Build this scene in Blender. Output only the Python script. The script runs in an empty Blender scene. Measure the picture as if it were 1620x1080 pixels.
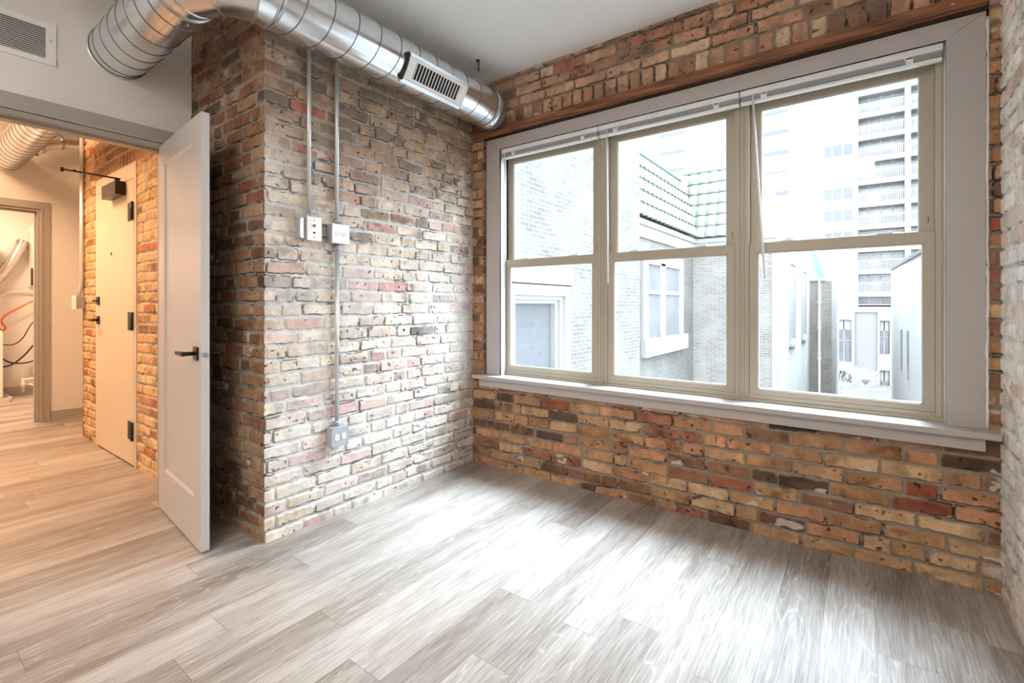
import bpy, bmesh, math, random
import numpy as np
from mathutils import Vector, Matrix
random.seed(7)
SC = bpy.context.scene
COL = SC.collection

# ------------------------------------------------------------------ camera, sky, sun, exposure
cd = bpy.data.cameras.new('camera'); cam = bpy.data.objects.new('camera', cd); COL.objects.link(cam)
cam.location = (0, 0, 1.14)
cam.rotation_euler = (math.pi / 2, 0, 0.6341)
cd.sensor_width = 36; cd.lens = 756.265 * 36 / 1620; cd.shift_y = -57.96 / 1620
cd.clip_start = 0.02; cd.clip_end = 500
SC.camera = cam

SC.view_settings.view_transform = 'Standard'
SC.view_settings.look = 'None'
SC.view_settings.gamma = 1
SC.view_settings.use_curve_mapping = False
SC.view_settings.exposure = 0.42

world = bpy.data.worlds.new('sky'); SC.world = world; world.use_nodes = True
bg = world.node_tree.nodes['Background']
bg.inputs[0].default_value = (0.79, 0.895, 1.0, 1); bg.inputs[1].default_value = 10.5

sd = bpy.data.lights.new('sun', 'SUN'); sun = bpy.data.objects.new('sun', sd); COL.objects.link(sun)
sd.energy = 20.0; sd.angle = math.radians(42); sd.color = (0.67, 0.83, 1.0)
SUN_AZ, SUN_EL = math.radians(24), math.radians(59)      # azimuth off straight out of the window; elevation
_d = Vector((math.sin(SUN_AZ) * math.cos(SUN_EL), math.cos(SUN_AZ) * math.cos(SUN_EL), math.sin(SUN_EL)))
sun.rotation_euler = _d.to_track_quat('Z', 'Y').to_euler()

def area(name, loc, rot, sx, sy, power, color):
    d = bpy.data.lights.new(name, 'AREA'); o = bpy.data.objects.new(name, d); COL.objects.link(o)
    d.shape = 'RECTANGLE'; d.size = sx; d.size_y = sy; d.energy = power; d.color = color
    o.location = loc; o.rotation_euler = rot
    return o
# an unseen fill light added behind the camera, and the warm ceiling lights of the hall and the laundry
area('room_fill_light', (-0.7, -1.25, 2.70), (0, 0, 0), 1.6, 0.8, 54, (1.0, 0.95, 0.90))
area('hall_ceiling_light', (-5.0, -0.1, 2.98), (0, 0, 0), 0.9, 0.9, 72, (1.0, 0.60, 0.33))
area('laundry_ceiling_light', (-7.6, 0.5, 2.5), (0, 0, 0), 0.4, 0.4, 46, (1.0, 0.64, 0.40))

# ------------------------------------------------------------------ dimensions of the place
XL, XR = -2.30, 0.43          # room side walls
YB = 2.645                    # brick face of the window wall
YP = 1.134                    # brick chase / hall brick wall face
XD = -3.153                   # white wall with the doorway
ZC = 2.725                    # room ceiling
ZH = 3.02                     # hall ceiling
UF = -6.436                   # far hall wall
UL = -8.70                    # laundry back wall
YBK = -1.9                    # wall behind the camera

# ------------------------------------------------------------------ helpers
def s2l(c):
    return tuple(((v / 255) / 12.92 if v / 255 <= 0.04045 else ((v / 255 + 0.055) / 1.055) ** 2.4) for v in c)

def wmat(o):
    m = Matrix.LocRotScale(o.location, o.rotation_euler, None)
    return m if o.parent is None else wmat(o.parent) @ o.matrix_parent_inverse @ m
class MB:
    def __init__(s): s.v = []; s.f = []; s.sm = []
    def quad(s, a, b, c, d, smooth=False):
        n = len(s.v); s.v += [tuple(a), tuple(b), tuple(c), tuple(d)]; s.f.append((n, n + 1, n + 2, n + 3)); s.sm.append(smooth)
    def poly(s, pts):
        n = len(s.v); s.v += [tuple(p) for p in pts]; s.f.append(tuple(range(n, n + len(pts)))); s.sm.append(False)
    def box(s, a, b, M=None):
        x0, x1 = sorted((a[0], b[0])); y0, y1 = sorted((a[1], b[1])); z0, z1 = sorted((a[2], b[2]))
        p = [(x0, y0, z0), (x1, y0, z0), (x1, y1, z0), (x0, y1, z0), (x0, y0, z1), (x1, y0, z1), (x1, y1, z1), (x0, y1, z1)]
        if M is not None: p = [tuple(M @ Vector(q)) for q in p]
        n = len(s.v); s.v += p
        for f in ((0, 3, 2, 1), (4, 5, 6, 7), (0, 1, 5, 4), (1, 2, 6, 5), (2, 3, 7, 6), (3, 0, 4, 7)):
            s.f.append(tuple(n + i for i in f)); s.sm.append(False)
        return s
    def prism(s, prof, fn0, fn1):
        """profile points mapped by fn0 / fn1 to the two end sections"""
        n = len(s.v); k = len(prof)
        s.v += [tuple(fn0(p)) for p in prof] + [tuple(fn1(p)) for p in prof]
        for i in range(k):
            j = (i + 1) % k; s.f.append((n + i, n + j, n + k + j, n + k + i)); s.sm.append(False)
        s.f.append(tuple(n + i for i in reversed(range(k)))); s.f.append(tuple(n + k + i for i in range(k))); s.sm += [False, False]
        return s
    def tube(s, path, r, seg=12, cap=True, smooth=True):
        path = [Vector(p) for p in path]; k = len(path)
        rs = r if isinstance(r, (list, tuple)) else [r] * k
        ts = []
        for i in range(k):
            t = (path[min(i + 1, k - 1)] - path[max(i - 1, 0)]); ts.append(t.normalized())
        up = Vector((0, 0, 1)) if abs(ts[0].z) < 0.9 else Vector((1, 0, 0))
        nrm = (up - ts[0] * up.dot(ts[0])).normalized()
        n0 = len(s.v)
        for i in range(k):
            nrm = (nrm - ts[i] * nrm.dot(ts[i])).normalized(); b = ts[i].cross(nrm)
            for j in range(seg):
                a = 2 * math.pi * j / seg
                s.v.append(tuple(path[i] + (nrm * math.cos(a) + b * math.sin(a)) * rs[i]))
        for i in range(k - 1):
            for j in range(seg):
                j2 = (j + 1) % seg
                s.f.append((n0 + i * seg + j, n0 + i * seg + j2, n0 + (i + 1) * seg + j2, n0 + (i + 1) * seg + j)); s.sm.append(smooth)
        if cap:
            s.f.append(tuple(n0 + j for j in reversed(range(seg)))); s.f.append(tuple(n0 + (k - 1) * seg + j for j in range(seg))); s.sm += [False, False]
        return s
    def disc(s, c, nrm, r, th=0.002, seg=20):
        c = Vector(c); nrm = Vector(nrm).normalized()
        return s.tube([c, c + nrm * th], r, seg)
    def build(s, name, m, parent=None, bevel=0, loc=None):
        me = bpy.data.meshes.new(name); me.from_pydata(s.v, [], s.f); me.polygons.foreach_set('use_smooth', s.sm)
        bm = bmesh.new(); bm.from_mesh(me); bmesh.ops.recalc_face_normals(bm, faces=bm.faces); bm.to_mesh(me); bm.free()
        me.materials.append(m)
        o = bpy.data.objects.new(name, me); COL.objects.link(o)
        if parent is not None:
            o.parent = parent; o.matrix_parent_inverse = wmat(parent).inverted()
        if bevel:
            md = o.modifiers.new('edges', 'BEVEL'); md.width = bevel; md.segments = 2; md.limit_method = 'ANGLE'; md.angle_limit = math.radians(40)
        return o

def tag(o, label=None, cat=None, group=None, kind=None):
    if label: o['label'] = label
    if cat: o['category'] = cat
    if group: o['group'] = group
    if kind: o['kind'] = kind
    return o
def empty(name, loc=(0, 0, 0), **k):
    o = bpy.data.objects.new(name, None); o.location = loc; COL.objects.link(o); o.empty_display_size = 0.1
    return tag(o, **k)
def copy_tree(o, parent=None):
    c = o.copy(); COL.objects.link(c)
    if parent is not None: c.parent = parent
    for ch in list(o.children): copy_tree(ch, c)
    return c

# ------------------------------------------------------------------ materials
def pmat(name, rgb, rough=0.5, metal=0.0, spec=0.5, bump=0.0, bscale=200, var=0.0, vscale=8, coat=0.0):
    m = bpy.data.materials.new(name); m.use_nodes = True
    nt = m.node_tree; P = nt.nodes['Principled BSDF']
    lin = s2l(rgb)
    P.inputs['Base Color'].default_value = (*lin, 1); P.inputs['Roughness'].default_value = rough
    P.inputs['Metallic'].default_value = metal; P.inputs['Specular IOR Level'].default_value = spec
    P.inputs['Coat Weight'].default_value = coat
    tc = nt.nodes.new('ShaderNodeTexCoord')
    n = nt.nodes.new('ShaderNodeTexNoise'); n.inputs['Scale'].default_value = vscale; n.inputs['Detail'].default_value = 4
    nt.links.new(tc.outputs['Object'], n.inputs['Vector'])
    mx = nt.nodes.new('ShaderNodeMix'); mx.data_type = 'RGBA'
    v = var if var else 0.02
    mx.inputs[6].default_value = (*[c * (1 - v) for c in lin], 1); mx.inputs[7].default_value = (*[min(1, c * (1 + v)) for c in lin], 1)
    nt.links.new(n.outputs['Fac'], mx.inputs[0]); nt.links.new(mx.outputs[2], P.inputs['Base Color'])
    if bump:
        n2 = nt.nodes.new('ShaderNodeTexNoise'); n2.inputs['Scale'].default_value = bscale; n2.inputs['Detail'].default_value = 3
        nt.links.new(tc.outputs['Object'], n2.inputs['Vector'])
        b = nt.nodes.new('ShaderNodeBump'); b.inputs['Strength'].default_value = bump; b.inputs['Distance'].default_value = 0.002
        nt.links.new(n2.outputs['Fac'], b.inputs['Height']); nt.links.new(b.outputs['Normal'], P.inputs['Normal'])
    return m
M = {}
M['white_wall'] = pmat('white_wall_paint', (226, 222, 218), 0.7, bump=0.15, bscale=260)
M['ceiling'] = pmat('ceiling_paint', (240, 241, 241), 0.85, bump=0.1, bscale=200)
M['grey_trim'] = pmat('grey_trim_paint', (166, 160, 154), 0.35)
M['casing'] = pmat('window_casing_paint', (178, 171, 167), 0.4)
M['taupe'] = pmat('taupe_window_frame', (176, 166, 148), 0.33)
M['white_trim'] = pmat('white_vinyl', (232, 234, 234), 0.3)
M['door'] = pmat('door_paint', (192, 188, 186), 0.3)
M['entry_door'] = pmat('entry_door_paint', (222, 208, 188), 0.4)
M['dark_metal'] = pmat('dark_bronze', (44, 37, 32), 0.32, metal=0.6)
M['black'] = pmat('black_plastic', (18, 17, 17), 0.4)
M['steel'] = pmat('brushed_steel', (190, 192, 195), 0.3, metal=1.0, var=0.08, vscale=30)
M['box_steel'] = pmat('steel_box', (178, 180, 184), 0.5, metal=0.35, var=0.12, vscale=60)
M['conduit'] = pmat('conduit_steel', (208, 210, 212), 0.38, metal=0.6, var=0.06, vscale=40)
M['plate'] = pmat('white_plate', (236, 234, 230), 0.3)
M['slot'] = pmat('dark_slot', (35, 32, 30), 0.6)
M['red_toggle'] = pmat('brown_toggle', (150, 90, 60), 0.4)
M['blind'] = pmat('blind_white', (232, 233, 232), 0.35)
M['blind_slat'] = pmat('blind_slats', (196, 197, 196), 0.45)
M['clear_rod'] = pmat('clear_wand', (238, 240, 240), 0.15)
M['vent_dark'] = pmat('register_interior', (22, 20, 19), 0.8)
M['duct_dark'] = pmat('foam_gasket', (38, 30, 26), 0.7)
M['vent'] = pmat('vent_white', (232, 232, 230), 0.4)
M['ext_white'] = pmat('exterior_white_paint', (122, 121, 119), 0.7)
M['ext_grey'] = pmat('exterior_grey_panel', (97, 97, 101), 0.8, var=0.1, vscale=0.3)
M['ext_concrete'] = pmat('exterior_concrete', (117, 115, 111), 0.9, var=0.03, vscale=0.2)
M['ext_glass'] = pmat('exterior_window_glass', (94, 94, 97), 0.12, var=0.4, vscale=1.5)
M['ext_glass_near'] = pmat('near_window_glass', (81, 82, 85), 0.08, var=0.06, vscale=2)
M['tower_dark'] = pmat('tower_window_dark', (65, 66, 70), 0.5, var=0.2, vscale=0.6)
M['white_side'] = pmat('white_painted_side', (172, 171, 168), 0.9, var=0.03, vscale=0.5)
M['foil'] = pmat('foil', (205, 200, 195), 0.25, metal=1.0, bump=1.0, bscale=90)
M['orange'] = pmat('orange_hose', (214, 106, 28), 0.4)
M['appliance'] = pmat('white_appliance', (232, 230, 226), 0.3)
M['ground'] = pmat('ground_asphalt', (92, 92, 92), 0.95, var=0.1, vscale=0.5)
M['twigs'] = pmat('pale_tree', (150, 156, 158), 0.9)
M['lamp_post'] = pmat('lamp_post', (110, 112, 118), 0.6)
M['caulk'] = pmat('caulk', (226, 222, 216), 0.6)
M['downspout'] = pmat('downspout_white', (236, 238, 240), 0.5)

def mat_galv():
    m = bpy.data.materials.new('galvanised_duct'); m.use_nodes = True; nt = m.node_tree; P = nt.nodes['Principled BSDF']
    P.inputs['Metallic'].default_value = 1.0
    tc = nt.nodes.new('ShaderNodeTexCoord')
    v = nt.nodes.new('ShaderNodeTexVoronoi'); v.inputs['Scale'].default_value = 55
    nt.links.new(tc.outputs['Object'], v.inputs['Vector'])
    n = nt.nodes.new('ShaderNodeTexNoise'); n.inputs['Scale'].default_value = 9; n.inputs['Detail'].default_value = 6
    nt.links.new(tc.outputs['Object'], n.inputs['Vector'])
    add = nt.nodes.new('ShaderNodeMix'); add.data_type = 'FLOAT'; add.inputs[0].default_value = 0.7
    sep = nt.nodes.new('ShaderNodeSeparateColor'); nt.links.new(v.outputs['Color'], sep.inputs[0])
    nt.links.new(sep.outputs[0], add.inputs[2]); nt.links.new(n.outputs['Fac'], add.inputs[3])
    cr = nt.nodes.new('ShaderNodeValToRGB'); cr.color_ramp.elements[0].position = 0.2; cr.color_ramp.elements[1].position = 0.8
    cr.color_ramp.elements[0].color = (*s2l((224, 227, 230)), 1); cr.color_ramp.elements[1].color = (*s2l((236, 239, 242)), 1)
    nt.links.new(add.outputs[0], cr.inputs[0]); nt.links.new(cr.outputs[0], P.inputs['Base Color'])
    mr = nt.nodes.new('ShaderNodeMapRange'); mr.inputs[3].default_value = 0.20; mr.inputs[4].default_value = 0.27
    nt.links.new(add.outputs[0], mr.inputs[0]); nt.links.new(mr.outputs[0], P.inputs['Roughness'])
    return m
M['galv'] = mat_galv()
M['seam'] = pmat('duct_seam', (112, 116, 120), 0.35, metal=0.9)

def mat_glass(name='window_glass', tint=(0.97, 0.985, 0.98)):
    m = bpy.data.materials.new(name); m.use_nodes = True; nt = m.node_tree; nt.nodes.clear()
    o = nt.nodes.new('ShaderNodeOutputMaterial'); t = nt.nodes.new('ShaderNodeBsdfTransparent'); g = nt.nodes.new('ShaderNodeBsdfGlossy')
    t.inputs[0].default_value = (*tint, 1); g.inputs['Roughness'].default_value = 0.02
    lw = nt.nodes.new('ShaderNodeLayerWeight'); lw.inputs[0].default_value = 0.5       # Schlick reflectance of a thin pane
    pw = nt.nodes.new('ShaderNodeMath'); pw.operation = 'POWER'; pw.inputs[1].default_value = 5.0; nt.links.new(lw.outputs['Facing'], pw.inputs[0])
    f = nt.nodes.new('ShaderNodeMath'); f.operation = 'MULTIPLY_ADD'; f.inputs[1].default_value = 0.9; f.inputs[2].default_value = 0.03; nt.links.new(pw.outputs[0], f.inputs[0])
    mx = nt.nodes.new('ShaderNodeMixShader')
    nt.links.new(f.outputs[0], mx.inputs[0]); nt.links.new(t.outputs[0], mx.inputs[1]); nt.links.new(g.outputs[0], mx.inputs[2])
    nt.links.new(mx.outputs[0], o.inputs[0])
    return m
M['glass'] = mat_glass()

def mat_brick(name='old_brick'):
    m = bpy.data.materials.new(name); m.use_nodes = True; nt = m.node_tree; P = nt.nodes['Principled BSDF']
    P.inputs['Roughness'].default_value = 0.92; P.inputs['Specular IOR Level'].default_value = 0.25
    a = nt.nodes.new('ShaderNodeVertexColor'); a.layer_name = 'Col'
    tc = nt.nodes.new('ShaderNodeTexCoord')
    n = nt.nodes.new('ShaderNodeTexNoise'); n.inputs['Scale'].default_value = 130; n.inputs['Detail'].default_value = 5; n.inputs['Roughness'].default_value = 0.7
    nt.links.new(tc.outputs['Object'], n.inputs['Vector'])
    mr = nt.nodes.new('ShaderNodeMapRange'); mr.inputs[1].default_value = 0.3; mr.inputs[2].default_value = 0.7; mr.inputs[3].default_value = 0.80; mr.inputs[4].default_value = 1.16
    nt.links.new(n.outputs['Fac'], mr.inputs[0])
    mx = nt.nodes.new('ShaderNodeVectorMath'); mx.operation = 'SCALE'
    nt.links.new(a.outputs['Color'], mx.inputs[0]); nt.links.new(mr.outputs[0], mx.inputs['Scale']); nt.links.new(mx.outputs[0], P.inputs['Base Color'])
    b = nt.nodes.new('ShaderNodeBump'); b.inputs['Strength'].default_value = 0.6; b.inputs['Distance'].default_value = 0.003
    nt.links.new(n.outputs['Fac'], b.inputs['Height']); nt.links.new(b.outputs['Normal'], P.inputs['Normal'])
    return m
M['brick'] = mat_brick()

def mat_ext_brick(name, c1, c2, mortar, facing='y'):
    m = bpy.data.materials.new(name); m.use_nodes = True; nt = m.node_tree; P = nt.nodes['Principled BSDF']
    P.inputs['Roughness'].default_value = 0.95
    tc = nt.nodes.new('ShaderNodeTexCoord'); sx = nt.nodes.new('ShaderNodeSeparateXYZ'); cx = nt.nodes.new('ShaderNodeCombineXYZ')
    nt.links.new(tc.outputs['Object'], sx.inputs[0]); nt.links.new(sx.outputs['Y' if facing == 'x' else 'X'], cx.inputs[0]); nt.links.new(sx.outputs['Z'], cx.inputs[1])
    b = nt.nodes.new('ShaderNodeTexBrick'); b.inputs['Scale'].default_value = 1.0
    b.inputs['Brick Width'].default_value = 0.22; b.inputs['Row Height'].default_value = 0.0685; b.inputs['Mortar Size'].default_value = 0.008
    b.inputs['Mortar Smooth'].default_value = 0.3; b.inputs['Bias'].default_value = -0.1
    b.inputs['Color1'].default_value = (*s2l(c1), 1); b.inputs['Color2'].default_value = (*s2l(c2), 1); b.inputs['Mortar'].default_value = (*s2l(mortar), 1)
    nt.links.new(cx.outputs[0], b.inputs['Vector'])
    n = nt.nodes.new('ShaderNodeTexNoise'); n.inputs['Scale'].default_value = 1.6; n.inputs['Detail'].default_value = 5
    nt.links.new(tc.outputs['Object'], n.inputs['Vector'])
    mx = nt.nodes.new('ShaderNodeMix'); mx.data_type = 'RGBA'; mx.inputs[7].default_value = (*s2l(mortar), 1)
    mr = nt.nodes.new('ShaderNodeMapRange'); mr.inputs[1].default_value = 0.42; mr.inputs[2].default_value = 0.62; mr.inputs[4].default_value = 0.4
    nt.links.new(n.outputs['Fac'], mr.inputs[0]); nt.links.new(mr.outputs[0], mx.inputs[0]); nt.links.new(b.outputs['Color'], mx.inputs[6])
    nt.links.new(mx.outputs[2], P.inputs['Base Color'])
    return m
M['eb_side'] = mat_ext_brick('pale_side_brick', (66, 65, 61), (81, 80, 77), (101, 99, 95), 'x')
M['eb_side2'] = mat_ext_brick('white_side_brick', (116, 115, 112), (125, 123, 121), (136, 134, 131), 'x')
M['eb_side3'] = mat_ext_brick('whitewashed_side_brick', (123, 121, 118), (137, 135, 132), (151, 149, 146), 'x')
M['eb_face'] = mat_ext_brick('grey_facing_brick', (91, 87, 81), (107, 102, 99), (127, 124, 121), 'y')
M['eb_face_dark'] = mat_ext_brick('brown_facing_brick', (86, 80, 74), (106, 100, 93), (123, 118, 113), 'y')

def mat_floor():
    m = bpy.data.materials.new('grey_oak_planks'); m.use_nodes = True; nt = m.node_tree; P = nt.nodes['Principled BSDF']; L = nt.links.new
    def N(t, **k):
        n = nt.nodes.new(t)
        for a, b in k.items(): setattr(n, a, b)
        return n
    def math_(op, a, b=None, c=None):
        n = N('ShaderNodeMath', operation=op)
        for i, x in enumerate((a, b, c)):
            if x is None: continue
            if isinstance(x, (int, float)): n.inputs[i].default_value = x
            else: L(x, n.inputs[i])
        return n.outputs[0]
    tc = N('ShaderNodeTexCoord'); sx = N('ShaderNodeSeparateXYZ'); L(tc.outputs['Object'], sx.inputs[0]); X, Y = sx.outputs['X'], sx.outputs['Y']
    W, LEN = 0.152, 1.22
    xr = math_('DIVIDE', math_('ADD', X, 20.03), W); row = math_('FLOOR', xr)
    wn = N('ShaderNodeTexWhiteNoise', noise_dimensions='1D'); L(row, wn.inputs['W'])
    yr = math_('ADD', math_('DIVIDE', Y, LEN), math_('MULTIPLY', wn.outputs['Value'], 7.0)); colm = math_('FLOOR', yr)
    cid = N('ShaderNodeCombineXYZ'); L(row, cid.inputs[0]); L(colm, cid.inputs[1])
    wn2 = N('ShaderNodeTexWhiteNoise', noise_dimensions='3D'); L(cid.outputs[0], wn2.inputs['Vector'])
    sc = N('ShaderNodeSeparateColor'); L(wn2.outputs['Color'], sc.inputs[0]); r1, r2, r3 = sc.outputs[0], sc.outputs[1], sc.outputs[2]
    # grain coordinates, shifted per plank
    g = N('ShaderNodeCombineXYZ'); L(math_('MULTIPLY', X, 1.7), g.inputs[0]); L(math_('ADD', math_('MULTIPLY', Y, 0.075), math_('MULTIPLY', r2, 30)), g.inputs[1]); L(math_('MULTIPLY', r1, 19), g.inputs[2])
    n1 = N('ShaderNodeTexNoise'); n1.inputs['Scale'].default_value = 95; n1.inputs['Detail'].default_value = 6; n1.inputs['Roughness'].default_value = 0.65; L(g.outputs[0], n1.inputs['Vector'])
    # broad streaks
    g2 = N('ShaderNodeCombineXYZ'); L(X, g2.inputs[0]); L(math_('ADD', math_('MULTIPLY', Y, 0.12), math_('MULTIPLY', r3, 30)), g2.inputs[1]); L(math_('MULTIPLY', r2, 11), g2.inputs[2])
    n2 = N('ShaderNodeTexNoise'); n2.inputs['Scale'].default_value = 14; n2.inputs['Detail'].default_value = 3; L(g2.outputs[0], n2.inputs['Vector'])
    # cathedral rings: bands of a stretched noise field
    g3 = N('ShaderNodeCombineXYZ'); L(X, g3.inputs[0]); L(math_('ADD', math_('MULTIPLY', Y, 0.085), math_('MULTIPLY', r1, 40)), g3.inputs[1]); L(math_('MULTIPLY', r3, 17), g3.inputs[2])
    n3 = N('ShaderNodeTexNoise'); n3.inputs['Scale'].default_value = 8.5; n3.inputs['Detail'].default_value = 1.5; L(g3.outputs[0], n3.inputs['Vector'])
    rings = math_('FRACT', math_('ADD', math_('MULTIPLY', n3.outputs['Fac'], 24), math_('MULTIPLY', n1.outputs['Fac'], 0.35)))
    ring = math_('POWER', math_('ABSOLUTE', math_('SUBTRACT', math_('MULTIPLY', rings, 2), 1)), 9.0)
    ringm = math_('MULTIPLY', ring, math_('GREATER_THAN', r2, 0.55))
    # streak tone
    t = math_('ADD', math_('MULTIPLY', r1, 0.30), math_('MULTIPLY', n2.outputs['Fac'], 0.75))
    t = math_('ADD', t, math_('MULTIPLY', math_('SUBTRACT', n1.outputs['Fac'], 0.5), 1.1))
    t = math_('SUBTRACT', t, 0.02)
    cr = N('ShaderNodeValToRGB'); L(t, cr.inputs[0]); e = cr.color_ramp.elements
    e[0].position = 0.12; e[0].color = (*s2l((110, 96, 86)), 1); e[1].position = 0.9; e[1].color = (*s2l((196, 189, 182)), 1)
    k = cr.color_ramp.elements.new(0.5); k.color = (*s2l((156, 146, 137)), 1)
    mx = N('ShaderNodeMix', data_type='RGBA'); L(math_('MULTIPLY', ringm, 0.42), mx.inputs[0]); L(cr.outputs[0], mx.inputs[6]); mx.inputs[7].default_value = (*s2l((206, 198, 190)), 1)
    # joints
    fx = math_('FRACT', xr); jx = math_('LESS_THAN', math_('MINIMUM', fx, math_('SUBTRACT', 1.0, fx)), 0.006)
    fy = math_('FRACT', yr); jy = math_('LESS_THAN', math_('MINIMUM', fy, math_('SUBTRACT', 1.0, fy)), 0.0010)
    j = math_('MAXIMUM', jx, jy)
    mj = N('ShaderNodeMix', data_type='RGBA'); L(math_('MULTIPLY', j, 0.55), mj.inputs[0]); L(mx.outputs[2], mj.inputs[6]); mj.inputs[7].default_value = (*s2l((84, 74, 66)), 1)
    L(mj.outputs[2], P.inputs['Base Color'])
    P.inputs['Roughness'].default_value = 0.48; P.inputs['Specular IOR Level'].default_value = 0.55
    b = N('ShaderNodeBump'); b.inputs['Strength'].default_value = 0.22; b.inputs['Distance'].default_value = 0.002
    L(math_('SUBTRACT', math_('ADD', n1.outputs['Fac'], math_('MULTIPLY', ringm, 0.5)), math_('MULTIPLY', j, 2.0)), b.inputs['Height']); L(b.outputs['Normal'], P.inputs['Normal'])
    return m
M['floor'] = mat_floor()

def mat_timber():
    m = bpy.data.materials.new('old_timber'); m.use_nodes = True; nt = m.node_tree; P = nt.nodes['Principled BSDF']; L = nt.links.new
    tc = nt.nodes.new('ShaderNodeTexCoord'); mp = nt.nodes.new('ShaderNodeMapping'); mp.inputs['Scale'].default_value = (1.0, 14, 14)
    n = nt.nodes.new('ShaderNodeTexNoise'); n.inputs['Scale'].default_value = 4; n.inputs['Detail'].default_value = 7; n.inputs['Distortion'].default_value = 0.6
    L(tc.outputs['Object'], mp.inputs[0]); L(mp.outputs[0], n.inputs['Vector'])
    cr = nt.nodes.new('ShaderNodeValToRGB'); L(n.outputs['Fac'], cr.inputs[0]); e = cr.color_ramp.elements
    e[0].position = 0.3; e[0].color = (*s2l((72, 38, 22)), 1); e[1].position = 0.72; e[1].color = (*s2l((168, 108, 70)), 1)
    n2 = nt.nodes.new('ShaderNodeTexNoise'); n2.inputs['Scale'].default_value = 16; n2.inputs['Detail'].default_value = 4
    L(tc.outputs['Object'], n2.inputs['Vector'])
    mr = nt.nodes.new('ShaderNodeMapRange'); mr.inputs[1].default_value = 0.70; mr.inputs[2].default_value = 0.74; L(n2.outputs['Fac'], mr.inputs[0])
    mx = nt.nodes.new('ShaderNodeMix'); mx.data_type = 'RGBA'; mx.inputs[7].default_value = (*s2l((214, 204, 192)), 1)
    L(mr.outputs[0], mx.inputs[0]); L(cr.outputs[0], mx.inputs[6]); L(mx.outputs[2], P.inputs['Base Color'])
    P.inputs['Roughness'].default_value = 0.6
    b = nt.nodes.new('ShaderNodeBump'); b.inputs['Strength'].default_value = 0.5; b.inputs['Distance'].default_value = 0.003; L(n.outputs['Fac'], b.inputs['Height']); L(b.outputs['Normal'], P.inputs['Normal'])
    return m
M['timber'] = mat_timber()
M['shaded_timber'] = pmat('timber_shadow_gap', (44, 27, 18), 0.7, var=0.3, vscale=14)

# ------------------------------------------------------------------ brick walls: one relief mesh per wall
_tabs = {}
def vnoise(x, y, seed):
    if seed not in _tabs: _tabs[seed] = np.random.RandomState(seed).rand(256, 256).astype(np.float32)
    T = _tabs[seed]
    xi = np.floor(x).astype(np.int64); yi = np.floor(y).astype(np.int64)
    fx = x - xi; fy = y - yi; fx = fx * fx * (3 - 2 * fx); fy = fy * fy * (3 - 2 * fy)
    a = T[xi & 255, yi & 255]; b = T[(xi + 1) & 255, yi & 255]; c = T[xi & 255, (yi + 1) & 255]; d = T[(xi + 1) & 255, (yi + 1) & 255]
    return ((a * (1 - fx) + b * fx) * (1 - fy) + (c * (1 - fx) + d * fx) * fy) * 2 - 1
def fbm(x, y, seed, o=4):
    r = 0; a = 0.55; 
    for i in range(o):
        r = r + a * vnoise(x * 2 ** i + 17.3 * i, y * 2 ** i + 5.1 * i, seed + i); a *= 0.52
    return r
def sst(a, b, x):
    t = np.clip((x - a) / (b - a), 0, 1); return t * t * (3 - 2 * t)

PAL = {                               # colour (sRGB), weight
    'tan':   [((184, 142, 102), 5), ((196, 160, 122), 3), ((168, 124, 88), 4), ((188, 136, 100), 3), ((142, 102, 76), 2.5), ((114, 82, 62), 1.6), ((88, 68, 54), .8), ((152, 100, 78), 1.4), ((146, 80, 60), .4)],
    'left':  [((220, 206, 188), 5), ((218, 200, 184), 4), ((212, 188, 174), 4), ((206, 186, 166), 3), ((188, 168, 150), 1.5), ((156, 140, 126), .6), ((204, 168, 156), 1.6), ((194, 152, 140), .6)],  # daylight wash painted into these pale tones
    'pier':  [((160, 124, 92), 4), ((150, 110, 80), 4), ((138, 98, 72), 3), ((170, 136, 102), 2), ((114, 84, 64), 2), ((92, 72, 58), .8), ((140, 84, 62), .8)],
    'upper': [((202, 162, 132), 4), ((194, 148, 120), 3), ((178, 128, 102), 3), ((208, 180, 150), 2), ((150, 112, 90), 1.5), ((128, 98, 82), .5), ((176, 112, 92), .8)],
    'hall':  [((218, 178, 128), 5), ((210, 164, 116), 4), ((222, 190, 144), 3), ((190, 138, 98), 2), ((158, 112, 80), 1), ((184, 110, 76), .6)],
    'door':  [((156, 114, 86), 4), ((170, 128, 98), 3), ((140, 98, 74), 3), ((182, 142, 110), 2)],
    'right': [((232, 220, 206), 4), ((234, 224, 212), 3), ((222, 202, 182), 2), ((226, 200, 184), 1.5), ((206, 170, 148), .6)],
}
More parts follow.
